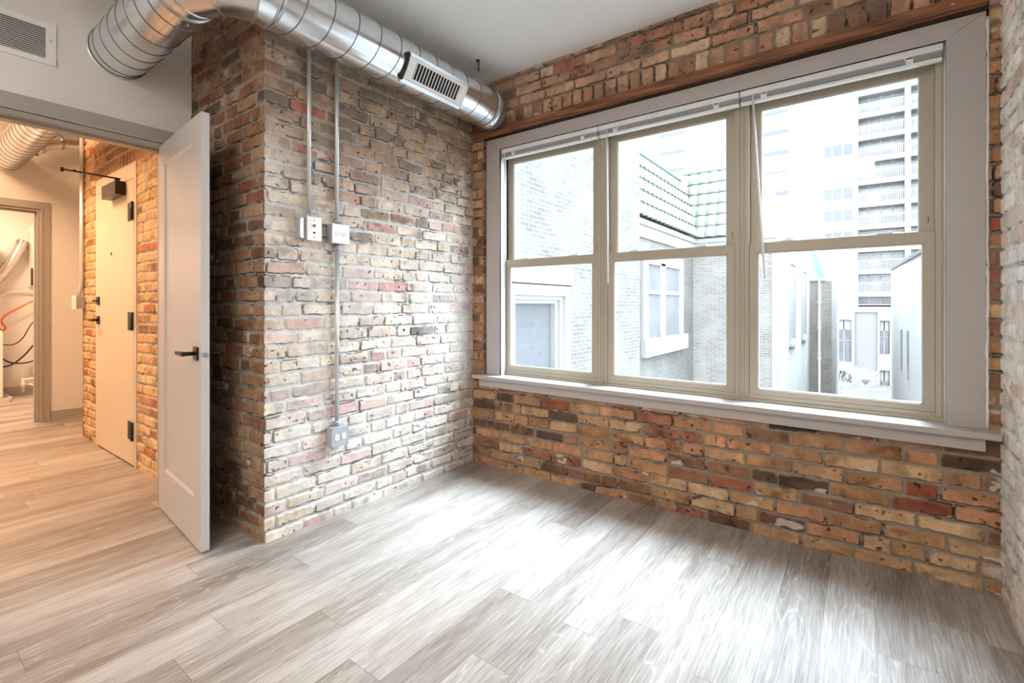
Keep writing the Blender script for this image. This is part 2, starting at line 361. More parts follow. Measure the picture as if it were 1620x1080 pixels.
def brick_field(S, Z, edges, kinds, seed, pal, mortar=(186, 178, 168), haze=0.2, marks=(), palf=None, chip=1.0, crack=0.5, js=1.0):
    """relief H (0 = outermost face, negative inwards) and linear colour for points (S, Z) of a wall"""
    rng = np.random.RandomState(seed)
    wx = 0.0035 * fbm(S * 5, Z * 5, seed + 10, 3) + 0.0016 * vnoise(S * 38, Z * 38, seed + 14)
    wz = 0.0065 * fbm(S * 2.2, Z * 3.0, seed + 20, 3) + 0.0018 * vnoise(S * 34, Z * 34, seed + 24)
    ss = S + wx; zz = Z + wz
    edges = np.asarray(edges); ci = np.clip(np.searchsorted(edges, zz.ravel()) - 1, 0, len(edges) - 2).reshape(zz.shape)
    s0, s1 = S.min() - 0.4, S.max() + 0.4
    nb = int((s1 - s0) / 0.06) + 8
    A = rng.rand(len(edges), nb, 10)
    x0 = np.zeros(S.shape); x1 = np.zeros(S.shape); bi = np.zeros(S.shape, int)
    bounds = []
    for c in range(len(edges) - 1):
        b = [s0 - rng.rand() * 0.2]
        while b[-1] < s1:
            if kinds[c] == 'r': w = 0.068 + rng.rand() * 0.012
            elif kinds[c] == 'h': w = 0.105 + rng.rand() * 0.01
            else:
                q = rng.rand(); w = 0.213 + rng.randn() * 0.006 if q < 0.72 else (0.106 + rng.rand() * 0.012 if q < 0.92 else 0.15 + rng.rand() * 0.03)
            b.append(b[-1] + w)
        b = np.array(b); bounds.append(b)
        m = ci == c
        if not m.any(): continue
        i = np.clip(np.searchsorted(b, ss[m]) - 1, 0, len(b) - 2)
        x0[m] = b[i]; x1[m] = b[i + 1]; bi[m] = i
    z0 = edges[ci]; z1 = edges[ci + 1]
    a = A[ci, bi % nb]                                       # per brick randoms
    jx = (0.0045 + 0.003 * a[..., 0]) * js; jz = (0.0050 + 0.0035 * a[..., 1]) * js
    hx = (x1 - x0) / 2 - jx; hz = (z1 - z0) / 2 - jz
    cx = (x0 + x1) / 2 + (a[..., 2] - .5) * 0.003; cz = (z0 + z1) / 2 + (a[..., 3] - .5) * 0.004
    tilt = (a[..., 4] - .5) * 0.03
    dx = ss - cx; dz = zz - cz - tilt * dx
    rr = 0.004 + 0.007 * a[..., 5]
    qx = np.abs(dx) - (hx - rr); qz = np.abs(dz) - (hz - rr)
    sdf = np.hypot(np.maximum(qx, 0), np.maximum(qz, 0)) + np.minimum(np.maximum(qx, qz), 0) - rr
    e1 = vnoise(S * 60, Z * 60, seed + 31); e2 = fbm(S * 22, Z * 22, seed + 34, 3)
    sdf = sdf + chip * (0.0020 * e1 + 0.0058 * np.maximum(e2, -0.1))
    inb = sst(0.0015, -0.0035, sdf)
    rough = fbm(S * 45, Z * 45, seed + 40, 4)
    und = fbm(S * 9, Z * 14, seed + 45, 3)
    face = -0.0030 * a[..., 6] - 0.0016 + 0.0022 * und + 0.0012 * rough + (a[..., 7] - .5) * 0.05 * dz + (a[..., 8] - .5) * 0.02 * dx
    mort = -0.0105 + 0.0045 * fbm(S * 14, Z * 14, seed + 50, 4) + 0.0020 * rough
    H = mort * (1 - inb) + face * inb
    # pits
    pn = vnoise(S * 85, Z * 85, seed + 60) * 0.6 + vnoise(S * 47, Z * 47, seed + 61) * 0.6
    pdens = 0.52 + 0.30 * a[..., 9]
    pit = sst(pdens, pdens + 0.14, pn) * inb
    H = H - 0.006 * pit
    # open cracks between brick and mortar
    cn = fbm(S * 7, Z * 7, seed + 70, 3) + 0.35 * vnoise(S * 40, Z * 40, seed + 73)
    below = sst(-0.3, 0.5, -dz / hz)                         # mostly under the bricks
    ck = sst(0.0036, 0.0008, np.abs(sdf - 0.0015)) * sst(0.62 - crack, 0.95 - crack, cn + 0.25 * below)
    H = H - 0.007 * ck
    H = np.clip(H, -0.028, -0.0001)
    # colours
    def pick(name):
        cols = np.array([s2l(c) for c, w in PAL[name]]); w = np.array([w for c, w in PAL[name]], float); cw = np.cumsum(w / w.sum())
        R = np.random.RandomState(seed + 5).rand(len(edges), nb)
        idx = np.minimum(np.searchsorted(cw, R), len(cols) - 1)
        return cols[idx]
    C = pick(pal)
    if palf:
        for name, f in palf:
            C2 = pick(name)
            for c in range(len(edges) - 1):
                if f((edges[c] + edges[c + 1]) / 2): C[c] = C2[c]
    for (ms, mz, colr) in marks:
        c = int(np.clip(np.searchsorted(edges, mz) - 1, 0, len(edges) - 2)); i = int(np.searchsorted(bounds[c], ms) - 1)
        C[c, i % nb] = s2l(colr)
    col = C[ci, bi % nb]
    blot = fbm(S * 11, Z * 16, seed + 80, 4)
    streak = fbm(S * 16, Z * 4 + ci * 3.7, seed + 86, 3)      # firing marks across the brick
    col = col * (1 + 0.28 * blot + 0.20 * rough + 0.34 * streak)[..., None]
    # clinker blotches inside a brick
    cl = sst(0.26, 0.66, fbm(S * 9, Z * 12, seed + 84, 3) + 0.25 * (a[..., 0] - .5))
    col = col * (1 - 0.55 * cl[..., None] * np.array([0.85, 0.95, 1.0]))
    col = col * (1 - 0.75 * pit[..., None])
    mc = np.array(s2l(mortar)) * (1 + 0.22 * fbm(S * 20, Z * 20, seed + 90, 4))[..., None]
    hz_ = np.clip(haze * (0.55 + 1.5 * fbm(S * 2.4, Z * 2.4, seed + 95, 4)) + 0.35 * haze * e2, 0, 0.85)
    smear = np.clip(sst(-0.010, 0.0, sdf) * 0.45 * (0.6 + e2), 0, 0.6)
    k = np.clip(hz_ + smear * (1 - hz_), 0, 0.9)[..., None]
    col = col * (1 - k) + mc * 1.06 * k
    pl = (sst(0.56, 0.62, fbm(S * 7, Z * 11, seed + 97, 4)) * 0.85)[..., None]      # small smears of patching plaster
    col = col * (1 - pl) + np.array(s2l((200, 190, 178))) * pl
    col = mc * (1 - inb[..., None]) + col * inb[..., None]
    col = col * (1 - 0.86 * ck[..., None])
    return H, np.clip(col, 0.006, 0.92)

def grid_mesh(name, P, C, keep=None, m=None, skirts=True):
    ny, nx = P.shape[:2]
    I = np.arange(ny * nx).reshape(ny, nx)
    F = np.stack([I[:-1, :-1], I[:-1, 1:], I[1:, 1:], I[1:, :-1]], -1)
    F = F[keep] if keep is not None else F.reshape(-1, 4)
    F = F.reshape(-1, 4)
    used = np.zeros(ny * nx, bool); used[F.ravel()] = True
    rm = np.cumsum(used) - 1
    F = rm[F]; V = P.reshape(-1, 3)[used]; CC = C.reshape(-1, 3)[used]
    me = bpy.data.meshes.new(name)
    me.vertices.add(len(V)); me.vertices.foreach_set('co', V.astype(np.float32).ravel())
    me.loops.add(F.size); me.loops.foreach_set('vertex_index', F.astype(np.int32).ravel())
    me.polygons.add(len(F)); me.polygons.foreach_set('loop_start', np.arange(0, F.size, 4, dtype=np.int32))
    me.polygons.foreach_set('loop_total', np.full(len(F), 4, dtype=np.int32))
    me.polygons.foreach_set('use_smooth', np.ones(len(F), bool))
    me.update(calc_edges=True)
    at = me.color_attributes.new('Col', 'FLOAT_COLOR', 'POINT')
    at.data.foreach_set('color', np.concatenate([CC, np.ones((len(CC), 1))], 1).astype(np.float32).ravel())
    me.materials.append(m or M['brick'])
    o = bpy.data.objects.new(name, me); COL.objects.link(o)
    return o
def lin_(a, b, step): return np.linspace(a, b, int(round(abs(b - a) / step)) + 1)
CH = 0.0688
def courses(h, ch=CH, z=0.0):
    e = [z - 0.02]
    while e[-1] < h + 0.1: e.append(e[-1] + ch)
    return e, ['s'] * len(e)

# ---- left brick wall with the projecting corner (chase): an L of two faces, one mesh
R1 = 0.0034
Lp = XL - XD                                                  # width of the chase face towards the doorway
sv = np.concatenate([lin_(-Lp, 0, R1), lin_(0, YB + 0.02 - YP, R1)[1:]])
zv = lin_(0, ZC, R1)
S, Z = np.meshgrid(sv, zv)
e, k = courses(ZC)
H, Cc = brick_field(S, Z, e, k, 11, 'left', mortar=(210, 206, 202), haze=0.44, js=1.15,
    marks=[(0.32, 2.15, (176, 84, 60)), (0.20, 1.95, (182, 100, 74)), (0.92, 0.98, (92, 86, 86)), (0.35, .56, (204, 136, 122)), (0.75, 1.28, (198, 154, 148)), (0.52, 1.72, (208, 166, 148)),(0.1,1.35,(206,150,130))],
    crack=0.50)
# daylight wash painted in as paler colours and haze beside the window; chase face and top courses darker
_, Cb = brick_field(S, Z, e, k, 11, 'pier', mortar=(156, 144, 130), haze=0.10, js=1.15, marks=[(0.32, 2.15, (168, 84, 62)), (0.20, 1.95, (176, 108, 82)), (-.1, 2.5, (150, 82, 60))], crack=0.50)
unlit = np.clip(sst(1.50, 2.15, Z + 0.22 * fbm(S * 2.2, Z * 2.2, 999, 3)) * 0.85 + (S < 0), 0, 1)[..., None]
Cc = Cc * (1 - unlit) + Cb * unlit
P = np.zeros(S.shape + (3,))
dst = -H
onB = S >= 0
sh = np.where(onB, S + dst * np.clip(1 - S / 0.03, 0, 1), S - dst * np.clip(1 + S / 0.03, 0, 1))
P[..., 0] = np.where(onB, XL - dst, XL + sh)
P[..., 1] = np.where(onB, YP + sh, YP + dst)
P[..., 2] = Z
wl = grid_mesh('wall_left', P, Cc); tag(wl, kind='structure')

# ---- window wall
WU0, WU1, WZ0, WZ1 = -2.205, 0.402, 0.600, 2.372             # hole for the window
uv = lin_(XL - 0.03, XR + 0.03, R1); S, Z = np.meshgrid(uv, zv)
e = [-0.02]
while e[-1] < 2.385 - CH * 0.6: e.append(e[-1] + CH)
e[-1] = 2.385; kk = ['s'] * (len(e) - 1)
e.append(2.492); kk.append('r')
while e[-1] < ZC + .1: e.append(e[-1] + CH); kk.append('s')
H, Cc = brick_field(S, Z, e, kk, 37, 'tan', mortar=(146, 130, 114), haze=0.07 + 0.34 * sst(2.3, 2.42, Z) * sst(-0.6, -1.7, S), js=0.85, palf=[('upper', lambda z: z > 2.3)],
    marks=[(-0.34, .545, (58, 50, 46)), (0.23, .345, (150, 82, 60)), (0.22, .28, (140, 78, 58)), (-0.65, .21, (152, 92, 70)), (-0.25, .345, (178, 140, 104)), (-.3, .28, (86, 66, 52))], crack=0.50)
Pz = np.zeros(S.shape + (3,)); Pz[..., 0] = S; Pz[..., 1] = YB - H; Pz[..., 2] = Z
uc = (uv[:-1] + uv[1:]) / 2; zc = (zv[:-1] + zv[1:]) / 2
UC, ZZ = np.meshgrid(uc, zc)
keep = ~((UC > WU0) & (UC < WU1) & (ZZ > WZ0) & (ZZ < WZ1))
tag(grid_mesh('wall_window', Pz, Cc, keep), kind='structure')
# brick returns at both sides of the opening (the bricks have thickness)
for nm, uu, sgn in (('wall_return_left', WU0, 1), ('wall_return_right', WU1, -1)):
    yy = lin_(YB, YB + 0.12, 0.006); S2, Z2 = np.meshgrid(yy, zv[(zv > WZ0) & (zv < WZ1)])
    # take the colour and relief of the wall's own courses
    H2, C2 = brick_field(uu + 0 * S2 - (S2 - YB) * sgn, Z2, e, kk, 37, 'tan', mortar=(176, 164, 150), haze=0.10, crack=0.42)
    P2 = np.zeros(S2.shape + (3,)); P2[..., 0] = uu + H2 * sgn * 0.4; P2[..., 1] = S2 ; P2[..., 2] = Z2
    tag(grid_mesh(nm, P2, C2), kind='structure')

# ---- right brick wall (pale)
yv = np.concatenate([lin_(YBK, 1.6, 0.02), lin_(1.6, YB + 0.02, 0.0045)[1:]]); S, Z = np.meshgrid(yv, lin_(0, ZC, 0.0055))
e, k = courses(ZC)
H, Cc = brick_field(S, Z, e, k, 71, 'right', mortar=(216, 212, 206), haze=0.45, crack=0.35)
P = np.zeros(S.shape + (3,)); P[..., 0] = XR - H; P[..., 1] = S; P[..., 2] = Z
tag(grid_mesh('wall_right', P, Cc), kind='structure')

# ---- hall brick wall (same plane as the chase), with the entry door in it
DU0, DU1, DZ1 = -5.045, -4.085, 2.145
uv = lin_(-5.46, XD - 0.11, 0.0055); zh_ = lin_(0, ZH, 0.0055); S, Z = np.meshgrid(uv, zh_)
e, k = courses(ZH)
H, Cc = brick_field(S, Z, e, k, 91, 'hall', mortar=(206, 188, 164), haze=0.12, crack=0.40)
e2, k2 = [2.145, 2.25], ['r']
while e2[-1] < 2.44: e2.append(e2[-1] + 0.072); k2.append('s')
H2, C2 = brick_field(S, Z, e2, k2, 97, 'door', mortar=(196, 176, 150), haze=0.05, crack=0.0, chip=0.2)
zone = (Z > 2.145) & (Z < e2[-1]) & (S > -5.10 + (Z - 2.145) * 0) & (S < -3.93)
H = np.where(zone, H2, H); Cc = np.where(zone[..., None], C2, Cc)
P = np.zeros(S.shape + (3,)); P[..., 0] = S; P[..., 1] = YP - H; P[..., 2] = Z
UC, ZZ = np.meshgrid((uv[:-1] + uv[1:]) / 2, (zh_[:-1] + zh_[1:]) / 2)
tag(grid_mesh('wall_hall_brick', P, Cc, ~((UC > DU0) & (UC < DU1) & (ZZ < DZ1))), kind='structure')
# end of that wall, turning back towards the recess
yv = lin_(YP, 1.62, 0.008); S, Z = np.meshgrid(yv, zh_)
H, Cc = brick_field(S, Z, e, k, 92, 'hall', mortar=(206, 188, 164), haze=0.12)
P = np.zeros(S.shape + (3,)); P[..., 0] = -5.46 - H; P[..., 1] = S; P[..., 2] = Z
tag(grid_mesh('wall_hall_end', P, Cc), kind='structure')

# ------------------------------------------------------------------ plain structure
def struct(name, mb, m, bevel=0, parent=None):
    o = mb.build(name, m, parent, bevel)
    if parent is None: tag(o, kind='structure')
    return o
b = MB(); b.box((UL - 0.2, YBK - .1, -0.06), (XR + 0.1, YB + 0.3, 0)); struct('floor', b, M['floor'])
b = MB(); b.box((XD - 0.06, YBK - .1, ZC), (XR + 0.2, YB + 0.3, ZC + 0.1)); struct('ceiling', b, M['ceiling'])
b = MB(); b.box((UL - 0.2, YBK - .1, ZH), (XD - 0.06, 1.8, ZH + 0.1)); struct('ceiling_hall', b, M['ceiling'])
# white wall with the doorway
OY0, OY1, OZ = 0.215, 1.030, 2.030
b = MB(); b.box((XD - 0.115, YBK, 0), (XD, OY0, ZH)); b.box((XD - 0.115, OY0, OZ), (XD, OY1, ZH)); b.box((XD - 0.115, OY1, 0), (XD, YP + 0.004, ZH))
struct('wall_doorway', b, M['white_wall'])
b = MB(); b.box((UL - .1, YBK - 0.1, 0), (XR + 0.1, YBK, ZH)); struct('wall_back', b, M['white_wall'])
# masonry behind the relief meshes so that no light leaks
M['core'] = pmat('masonry_core', (96, 84, 72), 0.95)
b = MB(); b.box((XD - .1, YP + 0.03, 0), (XL - 0.03, YB + 0.3, ZH)); struct('wall_left_core', b, M['core'])
b = MB()
b.box((XL - .03, YB + 0.03, 0), (XR + 0.2, YB + 0.30, WZ0 - 0.01)); b.box((XL - .03, YB + 0.03, WZ1), (XR + 0.2, YB + 0.20, ZC))
b.box((XL - .03, YB + 0.075, WZ0 - .01), (WU0 - 0.001, YB + 0.30, WZ1)); b.box((WU1 + 0.001, YB + 0.075, WZ0 - .01), (XR + 0.2, YB + 0.30, WZ1))
struct('wall_window_core', b, M['core'])
b = MB(); b.box((XR + 0.03, YBK, 0), (XR + 0.15, YB + 0.3, ZC)); struct('wall_right_core', b, M['core'])
b = MB(); b.box((-5.43, YP + 0.09, 0), (XD - .1, YP + 0.3, ZH)); struct('wall_hall_core', b, M['core'])
# far hall wall with the laundry door opening
LY0, LY1, LZ = 0.20, 1.020, 2.060
b = MB(); b.box((UF - 0.115, YBK, 0), (UF, LY0, ZH)); b.box((UF - 0.115, LY0, LZ), (UF, LY1, ZH)); b.box((UF - 0.115, LY1, 0), (UF, 1.62, ZH)); struct('wall_hall_far', b, M['white_wall'])
b = MB(); b.box((UL - .1, 1.62, 0), (-5.45, 1.72, ZH)); struct('wall_hall_recess', b, M['white_wall'])
b = MB(); b.box((UL - 0.1, YBK, 0), (UL, 1.7, ZH)); struct('wall_laundry', b, M['white_wall'])
b = MB(); b.box((UL, -0.32, 0), (UF - .115, -0.22, ZH)); struct('wall_laundry_side', b, M['white_wall'])
b = MB(); b.box((UL, -0.3, 2.55), (UF - .115, 1.62, 2.6)); struct('ceiling_laundry', b, M['ceiling'])

def casing(name, U, y0, y1, z1, side, w=0.085, depth=0.115):
    """door lining and casing on the +u side of a wall whose face is at U"""
    b = MB()
    b.box((U, y0 - w, 0), (U + 0.014, y0 - 0.006, z1 + w)); b.box((U, y1 + 0.006, 0), (U + 0.014, y1 + w, z1 + w)); b.box((U, y0 - 0.006, z1 + 0.006), (U + 0.014, y1 + 0.006, z1 + w))
    b.box((U + .0005, y0 - 0.024, 0), (U + 0.020, y0 - 0.006, z1 + .006)); b.box((U + .0005, y1 + 0.006, 0), (U + 0.020, y1 + 0.024, z1 + .006)); b.box((U + .0005, y0 - 0.024, z1 + 0.006), (U + 0.020, y1 + 0.024, z1 + 0.024))
    o = struct(name, b, M['grey_trim'], 0.002)
    j = MB()
    j.box((U - depth - 0.005, y0 - .001, 0), (U + 0.002, y0 + 0.016, z1 - .016)); j.box((U - depth - 0.005, y1 - 0.016, 0), (U + 0.002, y1 + .001, z1 - .016)); j.box((U - depth - 0.005, y0, z1 - 0.016), (U + 0.002, y1, z1 + .001))
    s = 0.05
    j.box((U - depth + 0.01, y0 + .0155, 0), (U - s, y0 + 0.028, z1 - .028)); j.box((U - depth + 0.01, y1 - 0.028, 0), (U - s, y1 - .0155, z1 - .028)); j.box((U - depth + 0.01, y0 + .0155, z1 - 0.028), (U - s, y1 - .0155, z1 - 0.0155))
    j.build('jamb', M['grey_trim'], o, 0.0015)
    return o
casing('trim_1', XD, OY0, OY1, OZ, 1, w=0.082)
casing('trim_2', UF, LY0, LY1, LZ, 1, w=0.075)
b = MB(); b.box((UF, LY1 + 0.08, 0), (UF + 0.012, 1.62, 0.095)); b.box((UF + .0005, LY1 + 0.08, 0), (UF + 0.022, 1.62, 0.018)); struct('baseboard_hall', b, M['grey_trim'], 0.002)
b = MB(); b.box((UL, -0.2, 0), (UL + 0.012, 1.62, 0.10)); struct('baseboard_laundry', b, M['grey_trim'], 0.002)

# ------------------------------------------------------------------ window wall: timber, casing, sill
b = MB(); rng = random.Random(3)
n = 60; us = [XL + 0.005 + (0.398 - XL - .005) * i / n for i in range(n + 1)]
off = [(rng.uniform(-.002, .002), rng.uniform(-.002, .002)) for _ in us]
v0 = len(b.v)
for u, (a, c) in zip(us, off):
    b.v += [(u, YB - 0.022 + a, 2.336 + c), (u, YB - 0.024 + c, 2.383 + a), (u, YB + 0.05, 2.386 + a), (u, YB + 0.05, 2.334 + c)]
for i in range(n):
    for j in range(4):
        q = v0 + i * 4; b.f.append((q + j, q + (j + 1) % 4, q + 4 + (j + 1) % 4, q + 4 + j)); b.sm.append(False)
b.f.append((v0 + 3, v0 + 2, v0 + 1, v0)); b.f.append((v0 + n * 4, v0 + n * 4 + 1, v0 + n * 4 + 2, v0 + n * 4 + 3)); b.sm += [False, False]
o = b.build('timber_lintel', M['timber'], None, 0.002); tag(o, 'rough old brown timber beam running above the window casing', 'beam', kind='structure')
b = MB(); b.box((WU0, YB + 0.016, 2.319), (WU1 - .001, YB + 0.05, 2.337)); b.build('shadow_strip', M['shaded_timber'], o)  # recessed wood coloured near-black as the shadow gap under the beam

YC = 2.662                                                     # casing face
CU0, CU1, CI0, CI1, CZI, CZO, SZ = -2.183, 0.396, -2.067, 0.275, 2.237, 2.316, 0.641
b = MB()
b.poly([(CU0, YC, SZ), (CI0, YC, SZ), (CI0, YC, CZI), (CU0, YC, CZO)]); b.poly([(CU0, YC, CZO), (CI0, YC, CZI), (CI1, YC, CZI), (CU1, YC, CZO)]); b.poly([(CI1, YC, SZ), (CU1, YC, SZ), (CU1, YC, CZO), (CI1, YC, CZI)])
b = MB()
def casing_piece(pts):
    k = MB(); k.prism(pts, lambda p: (p[0], YC, p[1]), lambda p: (p[0], YC + 0.02, p[1])); return k
g = 0.0006
wc = struct('trim_3', casing_piece([(CU0, SZ), (CI0, SZ), (CI0, CZI - g), (CU0, CZO - g)]), M['casing'], 0.0015)
casing_piece([(CU0, CZO), (CI0, CZI), (CI1, CZI), (CU1, CZO)]).build('head_casing', M['casing'], wc, 0.0015)
casing_piece([(CI1, SZ), (CU1, SZ), (CU1, CZO - g), (CI1, CZI - g)]).build('side_casing', M['casing'], wc, 0.0015)
# caulk bead between casing and rough brick
k = MB(); path = [(CU1 + 0.004 + random.uniform(-.002, .003), YC + 0.004, z) for z in np.arange(SZ, CZO, 0.03)]; k.tube(path, [random.uniform(.004, .0075) for _ in path], 8)
k.tube([(CU0 - 0.006, YC + 0.012, SZ), (CU0 - 0.006, YC + 0.012, CZO)], 0.005, 6)
k.build('caulk', M['caulk'], wc)
YF = 2.735                                                     # face of the window frames
# jamb reveal boards, white
k = MB(); k.box((CI0 - 0.016, YC + .001, SZ), (CI0, YF + 0.03, CZI)); k.box((CI1, YC + .001, SZ), (CI1 + 0.016, YF + 0.03, CZI)); k.box((CI0 - .016, YC + .001, CZI), (CI1 + .016, YF + 0.03, CZI + 0.016))
k.build('reveal', M['white_trim'], wc)
k = MB(); k.box((WU0, YC + 0.018, SZ - .02), (CI0 - 0.012, YC + 0.12, WZ1)); k.box((CI1 + 0.012, YC + 0.018, SZ - .02), (WU1, YC + 0.12, WZ1)); k.box((WU0, YC + 0.018, CZI + .012), (WU1, YC + 0.12, WZ1)); k.box((WU0, YC + .018, WZ0 - .01), (WU1, YC + .2, SZ - .024))
k.build('blocking', M['core'], wc)
sill = struct('trim_4', MB().box((-2.262, 2.585, SZ - 0.026), (0.428, YF + 0.03, SZ)), M['casing'], 0.003)
MB().box((-2.222, YB - 0.024, 0.560), (0.388, YB - 0.004, SZ - 0.0262)).build('apron', M['casing'], sill, 0.002)

# ------------------------------------------------------------------ windows: three double-hung units
PITCH = 0.798
def window_unit(n, u0):
    """u0 = left edge of the lower sash"""
    w = empty('window_%d' % n, (u0 + 0.363, YF, SZ), kind='structure')
    W = 0.727; t = M['taupe']; u1 = u0 + W
    fl = (u0 - 0.0355) if n > 1 else CI0; fr = (u1 + 0.0355) if n < 3 else CI1
    # frame: jambs, head, sloping sill
    f = MB()
    f.box((fl, YF, SZ), (u0 - 0.0015, YF + 0.075, CZI)); f.box((u1 + 0.0015, YF, SZ), (fr, YF + 0.075, CZI))
    f.box((u0 - .0015, YF, 2.190), (u1 + .0015, YF + 0.075, CZI))
    f.box((fl, YF - 0.008, SZ), (fr, YF + 0.075, SZ + 0.014)); f.box((u0 - .0015, YF + 0.002, SZ), (u1 + .0015, YF + 0.075, SZ + 0.036))
    # thin track ribs on the jambs
    for s_ in ((fl + 0.011 if n > 1 else fl + .006), (fr - 0.011 if n < 3 else fr - .006)): f.box((s_ - 0.0012, YF - 0.004, SZ + .014), (s_ + 0.0012, YF + 0.002, CZI))
    f.build('frame', t, w, 0.0012)
    def sash(name, ua, ub, za, zb, y, st, tr, br, th=0.028):
        s_ = MB()
        def piece(pts):
            s_.prism(pts, lambda p: (p[0], y, p[1]), lambda p: (p[0], y + th, p[1]))
        A, B, Cc_, D = (ua, za), (ub, za), (ub, zb), (ua, zb)
        a, b_, c_, d = (ua + st, za + br), (ub - st, za + br), (ub - st, zb - tr), (ua + st, zb - tr)
        piece([A, B, b_, a]); piece([B, Cc_, c_, b_]); piece([Cc_, D, d, c_]); piece([D, A, a, d])
        # glazing bead
        for (p, q) in ((a, b_), (b_, c_), (c_, d), (d, a)):
            du = 0.004
            s_.box((min(p[0], q[0]) - du, y + 0.004, min(p[1], q[1]) - du), (max(p[0], q[0]) + du, y + 0.01, max(p[1], q[1]) + du))
        so = s_.build(name, t, w, 0.001)
        bd = MB()
        e_ = 0.007
        bd.box((a[0] - .001, y + 0.010, a[1]), (a[0] + e_, y + 0.016, d[1])); bd.box((b_[0] - e_, y + 0.010, a[1]), (b_[0] + .001, y + 0.016, d[1]))
        bd.box((a[0], y + 0.010, a[1] - .001), (b_[0], y + 0.016, a[1] + e_)); bd.box((a[0], y + 0.010, d[1] - e_), (b_[0], y + 0.016, d[1] + .001))
        bd.build('glazing_bead', M['white_trim'], so)
        g_ = MB(); g_.box((a[0] + .001, y + 0.017, a[1] + .001), (b_[0] - .001, y + 0.020, d[1] - .001)); g_.build('pane', M['glass'], so)
        return so
    lo = sash('lower_sash', u0, u1, SZ + 0.037, 1.460, YF + 0.003, 0.037, 0.050, 0.028)
    up = sash('upper_sash', u0 - 0.001, u1 + 0.001, 1.425, 2.191, YF + 0.040, 0.047, 0.034, 0.036)
    for du in (0.17, W - 0.17):                                # sash locks on the meeting rail
        k = MB(); k.box((u0 + du - 0.03, YF + 0.006, 1.460), (u0 + du + 0.03, YF + 0.030, 1.467)); k.tube([(u0 + du, YF + 0.018, 1.466), (u0 + du, YF + 0.018, 1.473)], 0.009, 10)
        k.box((u0 + du - .004, YF + 0.010, 1.470), (u0 + du + .026, YF + .018, 1.476)); k.build('sash_lock', M['white_trim'], lo, 0.001)
    for uu in (u0 + 0.022, u1 - 0.022):                        # tilt latches: small raised pills on the upper sash stiles
        k = MB(); k.tube([(uu, YF + 0.039, 1.50), (uu, YF + 0.039, 1.53)], 0.004, 8); k.build('tilt_latch', t, up)
    return w
U0S = [-2.074, -1.277, -0.479]
for i, u0 in enumerate(U0S): window_unit(i + 1, u0)

# ------------------------------------------------------------------ mini blinds, pulled all the way up
def blind(ua, ub, wand_u, wand_dx, label):
    y0, y1 = 2.676, 2.706
    o = empty('window_blind', ((ua + ub) / 2, 2.69, 2.236)); tag(o, label, 'blind', 'mini blinds above the windows')
    MB().box((ua, y0, 2.206), (ub, y1, 2.236)).build('headrail', M['blind'], o, 0.002)
    MB().box((ua + .001, y0 - 0.004, 2.208), (ub - .001, y0 - .0005, 2.235)).build('valance', M['blind'], o, 0.001)
    s = MB(); z = 2.205
    while z > 2.181:
        s.box((ua + 0.004, y0 + 0.003, z - 0.0011), (ub - 0.004, y1 - 0.002, z)); z -= 0.0024
    s.build('slats', M['blind_slat'], o)
    MB().box((ua + .002, y0 + 0.001, 2.166), (ub - .002, y1 - 0.001, 2.1795)).build('bottom_rail', M['blind'], o, 0.003)
    W = ub - ua
    for fr in (0.14, 0.86):
        k = MB(); uu = ua + W * fr
        k.box((uu - 0.013, y0 - 0.0035, 2.176), (uu + 0.013, y0 + .002, 2.208)); k.box((uu - 0.018, y0 - 0.0035, 2.196), (uu + 0.018, y0 + .002, 2.204)); k.build('lift_clip', M['blind'], o, 0.001)
    k = MB(); k.tube([(wand_u, y0 - 0.006, 2.205), (wand_u, y0 - 0.008, 2.165)], 0.003, 8); k.build('wand_hook', M['clear_rod'], o)
    k = MB(); k.tube([(wand_u, y0 - 0.009, 2.17), (wand_u + wand_dx, y0 - 0.016, 1.27)], 0.0048, 6); k.build('wand', M['clear_rod'], o)
blind(-2.060, -1.315, -2.025, 0.0, 'raised white mini blind at the top of the narrow-looking window nearest the brick corner')
blind(-1.311, -0.516, -1.250, 0.012, 'raised white mini blind over the middle window, roof tiles seen below it')
blind(-0.512, 0.268, -0.450, 0.055, 'raised white mini blind over the window that looks out on the balcony tower')

# ------------------------------------------------------------------ open door (shaker, one panel)
HX, HY = -3.178, 0.985
ang = math.atan2(-0.072, 0.760)
door = empty('door_1', (HX, HY, 0.0)); tag(door, 'light grey panelled door standing open against the brick corner', 'door', kind='structure')
door.rotation_euler = (0, 0, ang)
def dbuild(mb, name, m, parent, bevel=0):
    o = mb.build(name, m, None, bevel); o.parent = parent; return o            # drawn in the door's own axes
DW, DT, DZ0, DZ1_ = 0.750, 0.035, 0.012, 2.022
b = MB(); st, tr, brr, dp = 0.112, 0.112, 0.225, 0.009
b.box((0, 0, DZ0), (st, DT, DZ1_)); b.box((DW - st, 0, DZ0), (DW, DT, DZ1_)); b.box((st, 0, DZ0), (DW - st, DT, DZ0 + brr)); b.box((st, 0, DZ1_ - tr), (DW - st, DT, DZ1_))
dbuild(b, 'leaf_frame', M['door'], door)
b = MB(); b.box((st, dp, DZ0 + brr), (DW - st, DT - dp, DZ1_ - tr))
q = 0.012
